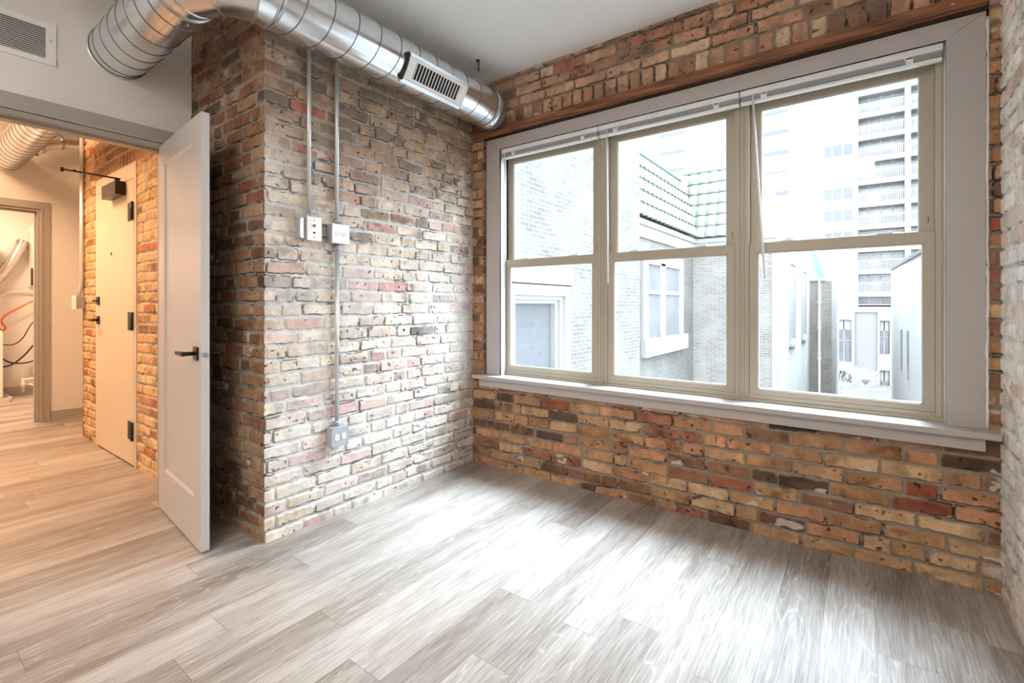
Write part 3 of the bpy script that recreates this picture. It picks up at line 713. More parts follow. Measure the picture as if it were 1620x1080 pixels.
for (x0_, x1_, z0_, z1_) in ((st, DW - st, DZ0 + brr, DZ1_ - tr),):
    for fy, yy in ((0.0005, dp), (DT - .0005, DT - dp)):
        for pts in ([(x0_, fy, z0_), (x1_, fy, z0_), (x1_ - q, yy, z0_ + q), (x0_ + q, yy, z0_ + q)], [(x1_, fy, z0_), (x1_, fy, z1_), (x1_ - q, yy, z1_ - q), (x1_ - q, yy, z0_ + q)],
                    [(x1_, fy, z1_), (x0_, fy, z1_), (x0_ + q, yy, z1_ - q), (x1_ - q, yy, z1_ - q)], [(x0_, fy, z1_), (x0_, fy, z0_), (x0_ + q, yy, z0_ + q), (x0_ + q, yy, z1_ - q)]):
            b.poly(pts)
dbuild(b, 'door_panel', M['door'], door)
b = MB(); hz = 0.915; hx = DW - 0.062
b.box((hx - 0.031, -0.008, hz - 0.031), (hx + 0.031, -0.0002, hz + 0.031)); b.box((hx - 0.031, DT + 0.0002, hz - 0.031), (hx + 0.031, DT + 0.008, hz + 0.031))
rose = dbuild(b, 'handle_plate', M['dark_metal'], door, 0.0015)
b = MB()
for sg, yb in ((-1, -0.008), (1, DT + 0.008)):
    y = yb + sg * 0.046
    b.tube([(hx, yb, hz), (hx, y, hz)], 0.0095, 12)
    b.prism([(0, -.010), (0, .010), (.02, .011), (.118, .008), (.122, 0), (.118, -.008), (.02, -.011)], lambda p: (hx + 0.008 - p[0], y - sg * 0.006, hz + p[1]), lambda p: (hx + 0.008 - p[0], y + sg * 0.007, hz + p[1]))
lv = dbuild(b, 'lever_handle', M['dark_metal'], rose, 0.002)
b = MB(); b.disc((DW + .0002, DT / 2, hz - 0.006), (1, 0, 0), 0.0125, 0.0012, 24); dbuild(b, 'latch_plate', M['steel'], door)
b = MB(); b.disc((DW + .0013, DT / 2, hz - 0.006), (1, 0, 0), 0.0075, 0.002, 16); dbuild(b, 'latch_bolt', M['steel'], door)
for z in (0.24, 1.02, 1.80):
    b = MB(); b.tube([(0.010, DT + 0.005, z - .045), (0.010, DT + 0.005, z + .045)], 0.005, 10); b.box((-0.0015, 0.001, z - .045), (0.0005, DT - 0.003, z + .045)); dbuild(b, 'hinge', M['dark_metal'], door)

# ------------------------------------------------------------------ entry door in the hall brick wall
ed = empty('door_2', (-4.56, YP, 0)); tag(ed, 'flat cream entry door in the hall brick wall', 'door', kind='structure')
YE = YP - 0.006
MB().box((-5.003, YE, 0.012), (-4.122, YE + 0.044, 2.028)).build('leaf', M['entry_door'], ed, 0.0015)
b = MB(); b.box((DU0, YP - 0.004, 0), (-5.006, YP + 0.095, 2.145)); b.box((-4.119, YP - 0.004, 0), (DU1, YP + 0.095, 2.145)); b.box((-5.006, YP - .004, 2.034), (-4.119, YP + 0.095, 2.145))
b.box((-5.006, YP + .057, 0), (-4.119, YP + 0.095, 2.04)); b.build('door_frame', M['entry_door'], ed, 0.0015)
for z in (0.25, 1.025, 1.80):
    b = MB(); b.box((-4.235, YE - 0.004, z - 0.064), (-4.128, YE - .0003, z + 0.064)); b.tube([(-4.128, YE - 0.009, z - .064), (-4.128, YE - .009, z + .064)], 0.009, 10); b.build('hinge', M['black'], ed)
b = MB(); b.box((-4.634, YE - 0.003, 1.518), (-4.612, YE - .0003, 1.540)); b.build('peephole', M['black'], ed)
b = MB(); b.box((-4.985, YE - 0.010, 0.985), (-4.925, YE - .0003, 1.050)); pl = b.build('handle_plate', M['black'], ed, 0.001)
b = MB(); b.tube([(-4.955, YE - .01, 1.018), (-4.955, YE - 0.058, 1.018)], 0.010, 10); b.box((-4.965, YE - 0.066, 1.009), (-4.845, YE - 0.052, 1.027)); b.build('lever_handle', M['black'], pl, 0.003)
b = MB(); b.box((-4.985, YE - 0.010, 1.140), (-4.925, YE - .0003, 1.205)); db = b.build('deadbolt_plate', M['black'], ed, 0.001)
b = MB(); b.box((-4.972, YE - 0.040, 1.166), (-4.938, YE - 0.010, 1.178)); b.build('thumb_turn', M['black'], db, 0.001)
cl = empty('door_closer', (-4.445, YE, 1.98)); tag(cl, 'dark bronze door closer with a black arm sticking out from the cream entry door', 'door closer')
MB().box((-4.61, YE - 0.063, 1.930), (-4.282, YE - 0.0005, 2.026)).build('body', M['dark_metal'], cl, 0.002)
b = MB(); b.tube([(-4.335, YE - .038, 2.026), (-4.335, YE - .038, 2.050)], 0.016, 12); b.build('pivot', M['black'], cl)
b = MB(); b.box((-4.345, 0.79, 2.046), (-4.325, YE - .02, 2.055)); b.tube([(-4.335, .795, 2.036), (-4.335, .795, 2.064)], 0.010, 10); b.tube([(-4.335, .86, 2.05), (-4.335, .86, 2.062)], 0.008, 8); b.build('arm', M['black'], cl, 0.001)

# ------------------------------------------------------------------ white wall: air return grille
vy0, vy1, vz0, vz1 = 0.330, 0.556, 2.290, 2.487
v = empty('air_vent', (XD, (vy0 + vy1) / 2, (vz0 + vz1) / 2)); tag(v, 'white louvred air vent high on the white wall above the doorway', 'air vent')
b = MB(); X1 = XD + 0.009; m_ = 0.032
b.box((XD + .0004, vy0, vz0), (X1, vy0 + m_, vz1)); b.box((XD + .0004, vy1 - m_ - .004, vz0), (X1, vy1, vz1)); b.box((XD + .0004, vy0 + m_, vz0), (X1, vy1 - m_ - .004, vz0 + 0.026)); b.box((XD + .0004, vy0 + m_, vz1 - 0.026), (X1, vy1 - m_ - .004, vz1))
b.build('frame', M['vent'], v)
MB().box((XD + .0004, vy0 + .03, vz0 + .02), (XD + .0014, vy1 - .03, vz1 - .02)).build('backing', M['vent_dark'], v)
z = vz0 + 0.031
while z < vz1 - 0.028:
    b = MB(); b.prism([(0.0016, .0045), (0.0022, .0058), (0.0086, -.0004), (0.0080, -.0016)], lambda p: (XD + p[0], vy0 + m_ - .002, z + p[1]), lambda p: (XD + p[0], vy1 - m_ - .002, z + p[1])); b.build('louvre', M['vent'], v)
    z += 0.0098
b = MB(); b.disc((X1, vy1 - 0.018, vz0 + 0.115), (1, 0, 0), 0.004, 0.0015, 12); b.build('screw', M['steel'], v)

# ------------------------------------------------------------------ spiral duct
R, DX, DY, DZ = 0.127, -2.050, 0.800, 2.461
duct = empty('spiral_duct', (DX, 1.9, DZ)); tag(duct, 'large galvanised spiral duct running under the room ceiling and bending round the brick corner', 'duct')
def spiral(mbs, axis, a0, a1, r, c, pitch=0.128, phase=0.0):
    """helical raised seam on a cylinder along axis ('x' or 'y') from a0 to a1 around centre c"""
    n = int(abs(a1 - a0) / pitch * 48)
    pth = []
    for i in range(n + 1):
        t = i / n; a = a0 + (a1 - a0) * t; th = phase + 2 * math.pi * abs(a1 - a0) / pitch * t
        if axis == 'y': pth.append((c[0] + r * math.cos(th), a, c[1] + r * math.sin(th)))
        else: pth.append((a, c[0] + r * math.cos(th), c[1] + r * math.sin(th)))
    mbs.tube(pth, 0.0027, 6)
RB = 0.235
b = MB(); b.tube([(DX, DY + RB + .003, DZ), (DX, 2.47, DZ)], R, 72, cap=False); b.build('straight_run', M['galv'], duct)
b = MB(); spiral(b, 'y', DY + RB + 0.03, 2.44, R, (DX, DZ), phase=2.6); b.build('spiral_seam', M['seam'], duct)
b = MB(); b.tube([(DX, 2.462, DZ), (DX, 2.545, DZ)], R + 0.0022, 72, cap=True); b.build('end_cap', M['galv'], duct)
b = MB()
for y_, r_ in ((2.462, .0032), (2.478, .0022), (2.543, .0026)):
    b.tube([(DX + (R + .0022) * math.cos(t), y_, DZ + (R + .0022) * math.sin(t)) for t in np.linspace(0, 2 * math.pi, 73)], r_, 6)
b.build('cap_bead', M['seam'], duct)
# gored elbow: four mitred pieces
cxx, cyy = DX - RB, DY + RB
def ring_at(phi): return Vector((cxx + RB * math.cos(phi), cyy + RB * math.sin(phi), DZ))
phis = [0, -math.radians(15), -math.radians(45), -math.radians(75), -math.radians(90)]
gs = MB(); sm_ = MB()
def mitre_ring(phi):
    pts = []
    for j in range(72):
        a = 2 * math.pi * j / 72
        rad = RB + R * math.cos(a)
        pts.append((phi, rad, R * math.sin(a)))
    return pts
def corner(phi, rad, h):
    # straight gores: section planes are at the listed angles; radius grows so that the gore axis stays straight between planes
    return Vector((cxx + rad * math.cos(phi), cyy + rad * math.sin(phi), DZ + h))
for i in range(len(phis) - 1):
    v0 = len(gs.v)
    for ph in (phis[i], phis[i + 1]):
        kf = 1 / math.cos(math.radians(0 if ph in (0, phis[-1]) else 15))
        for (p_, rad, h) in mitre_ring(ph):
            gs.v.append(tuple(corner(ph, rad * (kf if ph not in (0, phis[-1]) else 1), h)))
    for j in range(72):
        j2 = (j + 1) % 72; gs.f.append((v0 + j, v0 + j2, v0 + 72 + j2, v0 + 72 + j)); gs.sm.append(True)
for i, ph in enumerate(phis):
    kf = 1 if i in (0, len(phis) - 1) else 1 / math.cos(math.radians(15))
    for dphi, rr_ in (((0, .0042),) if 0 < i < 4 else ((-.02, .0032), (.035, .0032))):
        sm_.tube([corner(ph + dphi, (RB + (R + .001) * math.cos(a)) * kf, (R + .001) * math.sin(a)) for a in np.linspace(0, 2 * math.pi, 61)], rr_, 6)
gs.build('elbow', M['galv'], duct); sm_.build('elbow_seam', M['steel'], duct)
b = MB(); b.tube([(DX - RB + .002, DY, DZ), (XD - 0.02, DY, DZ)], R, 72, cap=False); b.build('short_run', M['galv'], duct)
b = MB(); spiral(b, 'x', DX - RB - 0.03, XD + 0.02, R, (DY, DZ), pitch=0.118, phase=1.0); b.build('spiral_seam', M['seam'], duct)
b = MB(); b.tube([(XD + 0.022, DY, DZ), (XD + 0.0005, DY, DZ)], [R + .0025, R + .0025], 72, cap=False); b.tube([(XD + .003, DY + (R + .003) * math.cos(t), DZ + (R + .003) * math.sin(t)) for t in np.linspace(0, 2 * math.pi, 61)], 0.0032, 6); b.build('wall_collar', M['galv'], duct)
b = MB()
for (th_, ph) in ((-0.9, 0.0), (-1.15, 0.0)):
    a = -1.0 + ph
for vv, aa in ((DX - RB - .05, -0.75), (DX - RB - .05, -1.0)):
    p = Vector((vv, DY + R * math.cos(aa - .6), DZ + R * math.sin(aa - .6))); nn = Vector((0, math.cos(aa - .6), math.sin(aa - .6))); b = MB(); b.disc(p, nn, 0.005, 0.004, 10); b.build('screw', M['steel'], duct)
# register saddled on the duct, facing the room and downwards
al = math.radians(-31); N_ = Vector((math.cos(al), 0, math.sin(al))); T_ = Vector((-math.sin(al), 0, math.cos(al)))   # T_ points up along the duct skin
c0 = Vector((DX, 0, DZ))
def dl(y, t, nrm): return c0 + Vector((0, y, 0)) + T_ * t + N_ * nrm
reg = empty('register', (0, 0, 0)); reg.parent = duct; reg.matrix_parent_inverse = wmat(duct).inverted()
ry0, ry1, ht = 1.700, 2.150, 0.058
def rbox(mb, y0, y1, t0, t1, n0, n1):
    pts = [dl(y, t, n) for n in (n0, n1) for (y, t) in ((y0, t0), (y1, t0), (y1, t1), (y0, t1))]
    n = len(mb.v); mb.v += [tuple(p) for p in pts]
    for f in ((0, 3, 2, 1), (4, 5, 6, 7), (0, 1, 5, 4), (1, 2, 6, 5), (2, 3, 7, 6), (3, 0, 4, 7)): mb.f.append(tuple(n + i for i in f)); mb.sm.append(False)
b = MB(); n0, n1 = R * 0.86, R + 0.0095
rbox(b, ry0, ry0 + .05, -ht, ht, n0, n1); rbox(b, ry1 - .055, ry1, -ht, ht, n0, n1); rbox(b, ry0 + .05, ry1 - .055, -ht, -ht + .016, n0, n1); rbox(b, ry0 + .05, ry1 - .055, ht - .016, ht, n0, n1)
b.build('frame', M['plate'], reg, 0.001)
b = MB(); rbox(b, ry0 - .005, ry1 + .005, -ht - .024, -ht - .001, n0 - .016, n0 + .012); rbox(b, ry0 - .005, ry1 + .005, ht + .001, ht + .018, n0 - .016, n0 + .012); b.build('saddle', M['steel'], reg, 0.001)
b = MB(); rbox(b, ry0 + .049, ry1 - .054, -ht + .015, ht - .015, n0, R + .0025); b.build('interior', M['vent_dark'], reg)
y = ry0 + .056
while y < ry1 - .058:
    b = MB(); rbox(b, y, y + .0036, -ht + .0155, ht - .0155, R + .003, n1 - .001); b.build('blade', M['plate'], reg); y += 0.0222
b = MB()
pts = []
for t in np.linspace(-1, 1, 15): pts.append(dl(ry0 - .008, t * (ht + .008), R * math.cos(t * .5) + .006 - .0 * t))
b.tube(pts, [0.013 if abs(i - 7) > 5 else 0.0085 for i in range(15)], 8); b.build('gasket', M['duct_dark'], reg)

# hanger wires
hk = empty('duct_hanger', (-2.013, 2.364, ZC)); tag(hk, 'thin wire duct hanger hooked to the ceiling near the window wall', 'hanger')
MB().disc((-2.013, 2.364, ZC - .0105), (0, 0, 1), 0.012, 0.010, 12).build('ceiling_hook', M['black'], hk)
b = MB(); b.tube([(-2.013, 2.364, ZC - .008), (-2.006, 2.366, ZC - .022), (-2.012, 2.368, ZC - .042), (-2.008, 2.366, ZC - .062)], 0.0042, 8)
b.tube([(-2.008, 2.366, ZC - .060), (-2.008, 2.366, ZC - .070)], 0.007, 8); b.build('wire_grip', M['black'], hk)
b = MB(); b.tube([(-2.008, 2.366, ZC - .066), (-2.02, 2.31, DZ + R + .003), ], 0.0014, 5); b.tube([(-2.008, 2.366, ZC - .066), (-2.00, 2.42, DZ + R * .97)], 0.0014, 5); b.tube([(-2.012, 2.362, ZC - .01), (-2.03, 2.28, DZ + R + .003)], 0.0011, 5); b.build('wire', M['box_steel'], hk)

# ------------------------------------------------------------------ surface conduits and boxes on the left brick wall
def pipe(name, y, z0, z1, label, group, x=XL + 0.0135):
    o = empty(name, (x, y, z0)); tag(o, label, 'conduit', group)
    b = MB(); b.tube([(x, y, z0), (x, y, z1)], 0.0108, 16); b.build('tube', M['conduit'], o)
    for z in ((z0 + 0.012,) if z1 > 2 else (z0 + 0.012, z1 - 0.012)):
        k = MB(); k.tube([(x, y, z - 0.012), (x, y, z + 0.012)], 0.0145, 12); k.disc((x + 0.014, y, z), (1, 0, 0), 0.004, 0.005, 8); k.build('connector', M['box_steel'], o)
    return o
G = 'steel conduits on the left brick wall'
pipe('electrical_conduit', 1.355, 1.583, ZC, 'steel conduit dropping behind the duct to the light switch box', G)
pipe('electrical_conduit', 1.516, 1.575, ZC, 'steel conduit dropping behind the duct to the box with the white outlet plate', G)
pipe('electrical_conduit', 1.516, 0.493, 1.462, 'steel conduit between the upper outlet box and the low grey outlet box', G)

def oct_plate(mb, xf, y, z, hw, hh, c, th):
    pr_ = [(-hw + c, -hh), (hw - c, -hh), (hw, -hh + c), (hw, hh - c), (hw - c, hh), (-hw + c, hh), (-hw, hh - c), (-hw, -hh + c)]
    mb.prism(pr_, lambda p: (xf, y + p[0], z + p[1]), lambda p: (xf + th, y + p[0], z + p[1]))
def outlet(y, z, label, cover, upper):
    o = empty('outlet_box', (XL, y, z)); tag(o, label, 'electrical outlet', 'duplex outlet boxes on the left brick wall')
    MB().box((XL + 0.0008, y - .051, z - .051), (XL + 0.048, y + .051, z + .051)).build('box', M['box_steel'], o, 0.004)
    b = MB(); oct_plate(b, XL + 0.0482, y, z, .051, .051, .012, .004); cp = b.build('cover_plate', cover, o, 0.001)
    for sy in (-1, 1):
        f = MB(); prof = [(math.cos(a) * .0165, max(-.0135, min(.0135, math.sin(a) * .0165))) for a in np.linspace(0, 2 * math.pi, 25)[:-1]]
        f.prism(prof, lambda p: (XL + .0523, y + sy * .0205 + p[1], z + p[0] ), lambda p: (XL + .0555, y + sy * .0205 + p[1], z + p[0]))
        fo = f.build('receptacle', M['plate'], o, 0.0008)
        s = MB()
        for dz_ in (-.006, .006): s.box((XL + .0553, y + sy * .0205 - .0045, z + dz_ - .001), (XL + .0562, y + sy * .0205 + .0035, z + dz_ + .001))
        s.disc((XL + .0553, y + sy * .0205 + .0085, z), (1, 0, 0), .0022, .001, 10); s.build('slot', M['slot'], fo)
    s = MB(); s.disc((XL + .0523, y, z), (1, 0, 0), .003, .0015, 10); s.build('screw', M['steel'], o)
    for a_ in (-1, 1):
        for c_ in (-1, 1): s = MB(); s.disc((XL + .0483, y + a_ * .047, z + c_ * .047), (1, 0, 0), .0045, .003, 10); s.build('screw', M['steel'], o)
    return o
outlet(1.516, 1.518, 'square outlet box with white cover plate, beside the light switch', M['plate'], True)
outlet(1.512, 0.438, 'square outlet box with grey metal cover and two white sockets, low on the wall', M['box_steel'], False)
o = empty('light_switch', (XL, 1.345, 1.525)); tag(o, 'light switch on a deep steel box with a narrow white plate', 'light switch')
MB().box((XL + 0.0008, 1.292, 1.474), (XL + 0.038, 1.398, 1.576)).build('box', M['box_steel'], o, 0.004)
b = MB(); oct_plate(b, XL + .0382, 1.345, 1.525, .053, .051, .010, .003); b.build('box_rim', M['steel'], o)
MB().box((XL + .0412, 1.322, 1.468), (XL + .052, 1.398, 1.582)).build('mounting_ring', M['box_steel'], o, .002)
MB().box((XL + .0522, 1.320, 1.464), (XL + .0585, 1.400, 1.586)).build('switch_plate', M['plate'], o, .004)
b = MB(); b.box((XL + .0587, 1.352, 1.534), (XL + .070, 1.360, 1.546)); b.build('toggle', M['red_toggle'], o, .001)
b = MB(); b.prism([(0, -.008), (.009, .004), (-.009, .004)], lambda p: (XL + .0586, 1.357 + p[0], 1.505 + p[1]), lambda p: (XL + .060, 1.357 + p[0], 1.505 + p[1]))
b.build('pilot_mark', M['slot'], o)
for z in (1.566, 1.482): b = MB(); b.disc((XL + .0585, 1.357, z), (1, 0, 0), .003, .001, 8); b.build('screw', M['slot'], o)

# ------------------------------------------------------------------ hall: ducts, conduit, switch
hd = empty('hall_duct', (-4.8, 0.79, 2.50)); tag(hd, 'spiral duct running along the hall ceiling, seen through the doorway', 'duct')
b = MB(); b.tube([(XD - 0.12, .79, 2.50), (UF + 0.0, .79, 2.50)], 0.115, 60, cap=False); b.build('straight_run', M['galv'], hd)
b = MB(); spiral(b, 'x', XD - 0.14, UF + .01, .115, (.79, 2.50), pitch=0.118, phase=0.5); b.build('spiral_seam', M['seam'], hd)
bd = empty('branch_duct', (-6.2, 1.1, 2.6)); tag(bd, 'small round branch duct curving off the hall duct in front of the cream wall', 'duct')
pth = [(-6.2, .925, 2.575), (-6.2, .97, 2.62), (-6.2, 1.03, 2.66), (-6.2, 1.12, 2.70), (-6.2, 1.25, 2.725), (-6.2, 1.40, 2.73), (-6.2, 1.62, 2.73)]
b = MB(); b.tube(pth, 0.068, 24, cap=False); b.build('pipe', M['galv'], bd)
for (p, q) in ((pth[1], pth[2]), (pth[3], pth[4])):
    b = MB(); p = Vector(p); q = Vector(q); d_ = (q - p).normalized(); b.tube([p, p + d_ * .022], .073, 24); b.box((-6.135, p.y - .01, p.z - .025), (-6.118, p.y + .03, p.z - .005)); b.build('clamp', M['steel'], bd)
hc = empty('hall_conduit', (-5.43, 1.11, 1.25)); tag(hc, 'pair of steel conduits running down the end of the hall brick wall', 'conduit')
for k_, uu in ((0, -5.405), (1, -5.437)):
    b = MB(); b.tube([(uu, YP - .014, ZH), (uu, YP - .014, 1.34), (uu - .006, YP - .016, 1.30), (uu - .022, YP - .024, 1.25), (uu - .024, YP - .028, 1.212)], 0.0115, 12); b.build('tube', M['conduit'], hc)
hs = empty('hall_switch', (-5.43, YP, 1.16)); tag(hs, 'steel switch box with a white plate on the hall brick corner', 'light switch')
MB().box((-5.49, YP - .056, 1.108), (-5.375, YP - .0005, 1.211)).build('box', M['box_steel'], hs, .003)
b = MB(); b.box((-5.495, YP - .063, 1.103), (-5.370, YP - .0562, 1.218)); pl = b.build('switch_plate', M['plate'], hs, .002)
b = MB(); b.box((-5.452, YP - .067, 1.135), (-5.412, YP - .0632, 1.186)); b.build('rocker', M['plate'], pl, .001)

# ------------------------------------------------------------------ laundry closet things
ws = empty('washing_machine', (-8.25, 0.66, 0)); tag(ws, 'white washing machine standing in a drain pan beyond the laundry doorway', 'washing machine')
MB().box((-8.54, .34, 0.05), (-8.16, .985, .80)).build('cabinet', M['appliance'], ws, .012)
MB().box((-8.54, .345, .801), (-8.165, .98, .835)).build('top_lid', M['appliance'], ws, .008)
b = MB(); pr0 = [(-8.66, .29), (-8.07, .29), (-8.07, 1.045), (-8.66, 1.045)]; pr1 = [(-8.64, .31), (-8.09, .31), (-8.09, 1.02), (-8.64, 1.02)]
b.poly([(x, y, .002) for x, y in reversed(pr1)])
for i in range(4):
    j = (i + 1) % 4; b.quad((*pr1[i], .002), (*pr1[j], .002), (*pr0[j], .055), (*pr0[i], .055))
o = b.build('drain_pan', M['appliance']); tag(o, 'shallow white plastic pan under the washing machine', 'drain pan')
sdm = o.modifiers.new('wall', 'SOLIDIFY'); sdm.thickness = .004; sdm.offset = 1
o = empty('shelf_unit', (-8.3, .8, 1.3)); tag(o, 'tall white cabinet edge hanging above the washing machine', 'cabinet')
MB().box((-8.53, .40, 1.14), (-8.30, .955, 1.93)).build('body', M['appliance'], o, .006)
MB().box((-8.2995, .41, 1.15), (-8.285, .945, 1.92)).build('door', M['appliance'], o, .003)
o = empty('electric_panel', (-8.5, 1.35, 1.8)); tag(o, 'white wall box beside the laundry door frame with a silver hose behind it', 'wall box')
MB().box((-8.695, 1.275, 1.375), (-8.42, 1.56, 2.15)).build('body', M['appliance'], o, .006)
b = MB(); b.box((-8.42, 1.256, 1.38), (-8.412, 1.275, 1.60)); b.build('dark_gap', M['duct_dark'], o)  # dark strip drawn in for the shaded gap at the box edge
b = MB(); b.box((-8.419, 1.300, 1.42), (-8.416, 1.312, 1.47)); b.build('label_plate', M['slot'], o)
def swag(name, pts, r, m, label, cat, seg=10, n=10):
    # smooth curve through points
    P_ = [Vector(p) for p in pts]; out = []
    for i in range(len(P_) - 1):
        p0 = P_[max(i - 1, 0)]; p1 = P_[i]; p2 = P_[i + 1]; p3 = P_[min(i + 2, len(P_) - 1)]
        for t in np.linspace(0, 1, n, endpoint=False):
            out.append(0.5 * ((2 * p1) + (-p0 + p2) * t + (2 * p0 - 5 * p1 + 4 * p2 - p3) * t * t + (-p0 + 3 * p1 - 3 * p2 + p3) * t ** 3))
    out.append(P_[-1]); b = MB()
    if isinstance(r, tuple): rr_ = [r[0] + r[1] * (i % 2) for i in range(len(out))]
    else: rr_ = r
    b.tube(out, rr_, seg); o = b.build(name, m); tag(o, label, cat); return o
Lx = -8.60
swag('foil_duct', [(Lx - .03, 1.215, 1.95), (Lx, 1.17, 1.82), (Lx, 1.05, 1.55), (Lx, .9, 1.36), (Lx, .7, 1.25)], (.050, .009), M['foil'], 'crinkled silver foil dryer duct sagging across the laundry wall', 'dryer duct', 14, 16)
swag('grey_pipe', [(Lx - .06, 1.56, 1.27), (Lx - .06, 1.31, 1.305), (Lx - .06, 1.16, 1.31), (Lx - .06, 1.03, 1.26), (Lx - .06, .85, 1.12)], .013, M['appliance'], 'thin grey pipe arched on the laundry wall above the orange hose', 'pipe')
swag('orange_hose', [(Lx, 1.52, 1.24), (Lx, 1.31, 1.19), (Lx, 1.16, 1.09), (Lx, 1.05, 1.0), (Lx, 1.022, .93), (Lx, 1.055, .86), (Lx, 1.04, .82), (Lx + .02, 1.0, .85)], .010, M['orange'], 'orange hose curling down behind the washing machine', 'hose')
swag('power_cable', [(Lx, 1.52, 1.10), (Lx, 1.31, .925), (Lx, 1.21, .72), (Lx, 1.12, .64), (Lx, 1.02, .65), (Lx, .95, .66)], .006, M['black'], 'thin black cable, uppermost of those hanging on the laundry wall', 'cable')
swag('power_cable', [(Lx + .02, 1.52, .90), (Lx + .02, 1.31, .63), (Lx + .02, 1.22, .50), (Lx + .02, 1.12, .40), (Lx, 1.02, .365), (Lx, .95, .37)], .009, M['black'], 'thick black cable swinging down to the back of the washing machine', 'cable')
swag('power_cable', [(Lx + .05, 1.52, .55), (Lx + .05, 1.31, .43), (Lx + .05, 1.20, .405), (Lx + .05, 1.10, .42), (Lx + .03, 1.02, .48), (Lx + .02, .97, .52)], .009, M['black'], 'black cable crossing the thick one near its lowest point', 'cable')
o = swag('drain_pipe', [(-8.5, 1.55, .22), (-8.5, 1.32, .205), (-8.5, 1.19, .20)], .017, M['appliance'], 'white plastic drain pipe with an elbow near the laundry floor', 'pipe')
b = MB(); b.tube([(-8.5, 1.20, .218), (-8.5, 1.195, .16), (-8.5, 1.195, .045)], .018, 12); b.tube([(-8.5, 1.195, .17), (-8.5, 1.195, .10)], .023, 12); b.build('elbow', M['appliance'], o)
b = MB(); b.tube([(-8.35, 1.23, .16), (-8.35, 1.34, .09), (-8.35, 1.55, .02)], .010, 10); b.build('lower_pipe', M['appliance'], o)
o = MB().box((-8.69, 1.30, .235), (-8.45, 1.56, .385)).build('junction_box', M['appliance'], None, .004); tag(o, 'small pale box low on the laundry wall above the drain pipe', 'wall box')

# ------------------------------------------------------------------ outside
GZ = -9.0
b = MB(); b.box((-60, 2.96, GZ - .2), (60, 130, GZ)); o = struct('ground', b, M['ground'])
def ext(name, label, loc, cat='building'):
    e_ = empty(name, loc); tag(e_, label, cat); return e_
# --- pale brick building right beside the window (wall runs away from us)
UA, VA = -3.9, 9.964
e1_ = ext('brick_building', 'pale brick building close outside, with the large white framed window, seen through the first window', (UA, 6.5, GZ))
b = MB(); wy0, wy1, wz0_, wz1_ = 5.20, 6.95, -0.25, 1.45
b.box((UA - 6, 3.0, GZ), (UA, wy0, 14)); b.box((UA - 6, wy1, GZ), (UA, VA, 14)); b.box((UA - 6, wy0, GZ), (UA, wy1, wz0_)); b.box((UA - 6, wy0, wz1_), (UA, wy1, 14)); b.box((UA - 6, wy0, wz0_), (UA - .35, wy1, wz1_))
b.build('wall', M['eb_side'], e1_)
b = MB(); b.box((UA, 4.6, wz1_ + .01), (UA + .03, 7.0, wz1_ + .42)); b.build('lintel', M['ext_concrete'], e1_)
b = MB(); b.box((UA - .10, wy0, wz0_), (UA - .02, wy1, wz1_)); 
b = MB()
def fr_rect(mb, x0_, x1_, y0_, y1_, z0_, z1_, w_):
    mb.box((x0_, y0_, z0_), (x1_, y0_ + w_, z1_)); mb.box((x0_, y1_ - w_, z0_), (x1_, y1_, z1_)); mb.box((x0_, y0_ + w_, z0_), (x1_, y1_ - w_, z0_ + w_)); mb.box((x0_, y0_ + w_, z1_ - w_), (x1_, y1_ - w_, z1_))
fr_rect(b, UA - .10, UA + .01, wy0 + .01, wy1 - .01, wz0_ + .01, wz1_ - .01, .16); fr_rect(b, UA - .17, UA - .06, wy0 + .15, wy1 - .15, wz0_ + .15, wz1_ - .15, .08); fr_rect(b, UA - .22, UA - .12, wy0 + .22, wy1 - .22, wz0_ + .22, wz1_ - .22, .07)
wf = b.build('window', M['ext_white'], e1_, .008)
MB().box((UA - .24, wy0 + .2, wz0_ + .2), (UA - .215, wy1 - .2, wz1_ - .2)).build('pane', M['ext_glass_near'], wf)

# --- building with the tiled roof: side wall, facing wall, two roof slopes meeting in a valley
UB, VB = -4.2, 15.094
e2_ = ext('tiled_roof_building', 'pale brick building with the green edged tile roof, seen through the middle window', (UB, 13, GZ))
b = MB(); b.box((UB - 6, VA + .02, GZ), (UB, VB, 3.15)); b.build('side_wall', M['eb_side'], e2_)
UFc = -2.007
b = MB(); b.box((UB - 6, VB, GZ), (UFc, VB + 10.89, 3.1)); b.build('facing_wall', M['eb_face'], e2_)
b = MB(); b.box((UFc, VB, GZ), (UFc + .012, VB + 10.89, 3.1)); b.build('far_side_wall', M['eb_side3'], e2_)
# cornice bands under the eaves
b = MB(); b.box((UB, VA + .05, 2.72), (UB + .05, VB, 3.0)); b.box((UB, VA + .05, 3.0), (UB + .10, VB, 3.14)); b.box((UB, VB - .10, 3.0), (UFc + .1, VB, 3.13)); b.box((UB, VB - .05, 2.75), (UFc + .05, VB, 3.0)); b.build('cornice', M['ext_white'], e2_, .01)
# corner pilaster, white
b = MB(); b.box((UFc - .06, VB - .02, GZ), (UFc + .06, VB + .5, 3.0)); b.build('corner_board', M['ext_white'], e2_)
# double window
b = MB(); fr_rect(b, UB - .02, UB + .07, 10.82, 13.88, -.05, 2.42, .30); b.box((UB, 12.0, .2), (UB + .07, 12.36, 2.2)); b.box((UB, 11.1, 1.40), (UB + .06, 13.6, 1.50)); b.box((UB, 10.78, -.10), (UB + .14, 14.1, .32)); w1_ = b.build('window', M['ext_white'], e2_, .01)
b = MB(); b.box((UB + .005, 11.1, .32), (UB + .02, 12.0, 2.15)); b.box((UB + .005, 12.36, .32), (UB + .02, 13.6, 2.15)); b.build('pane', M['ext_glass'], w1_)

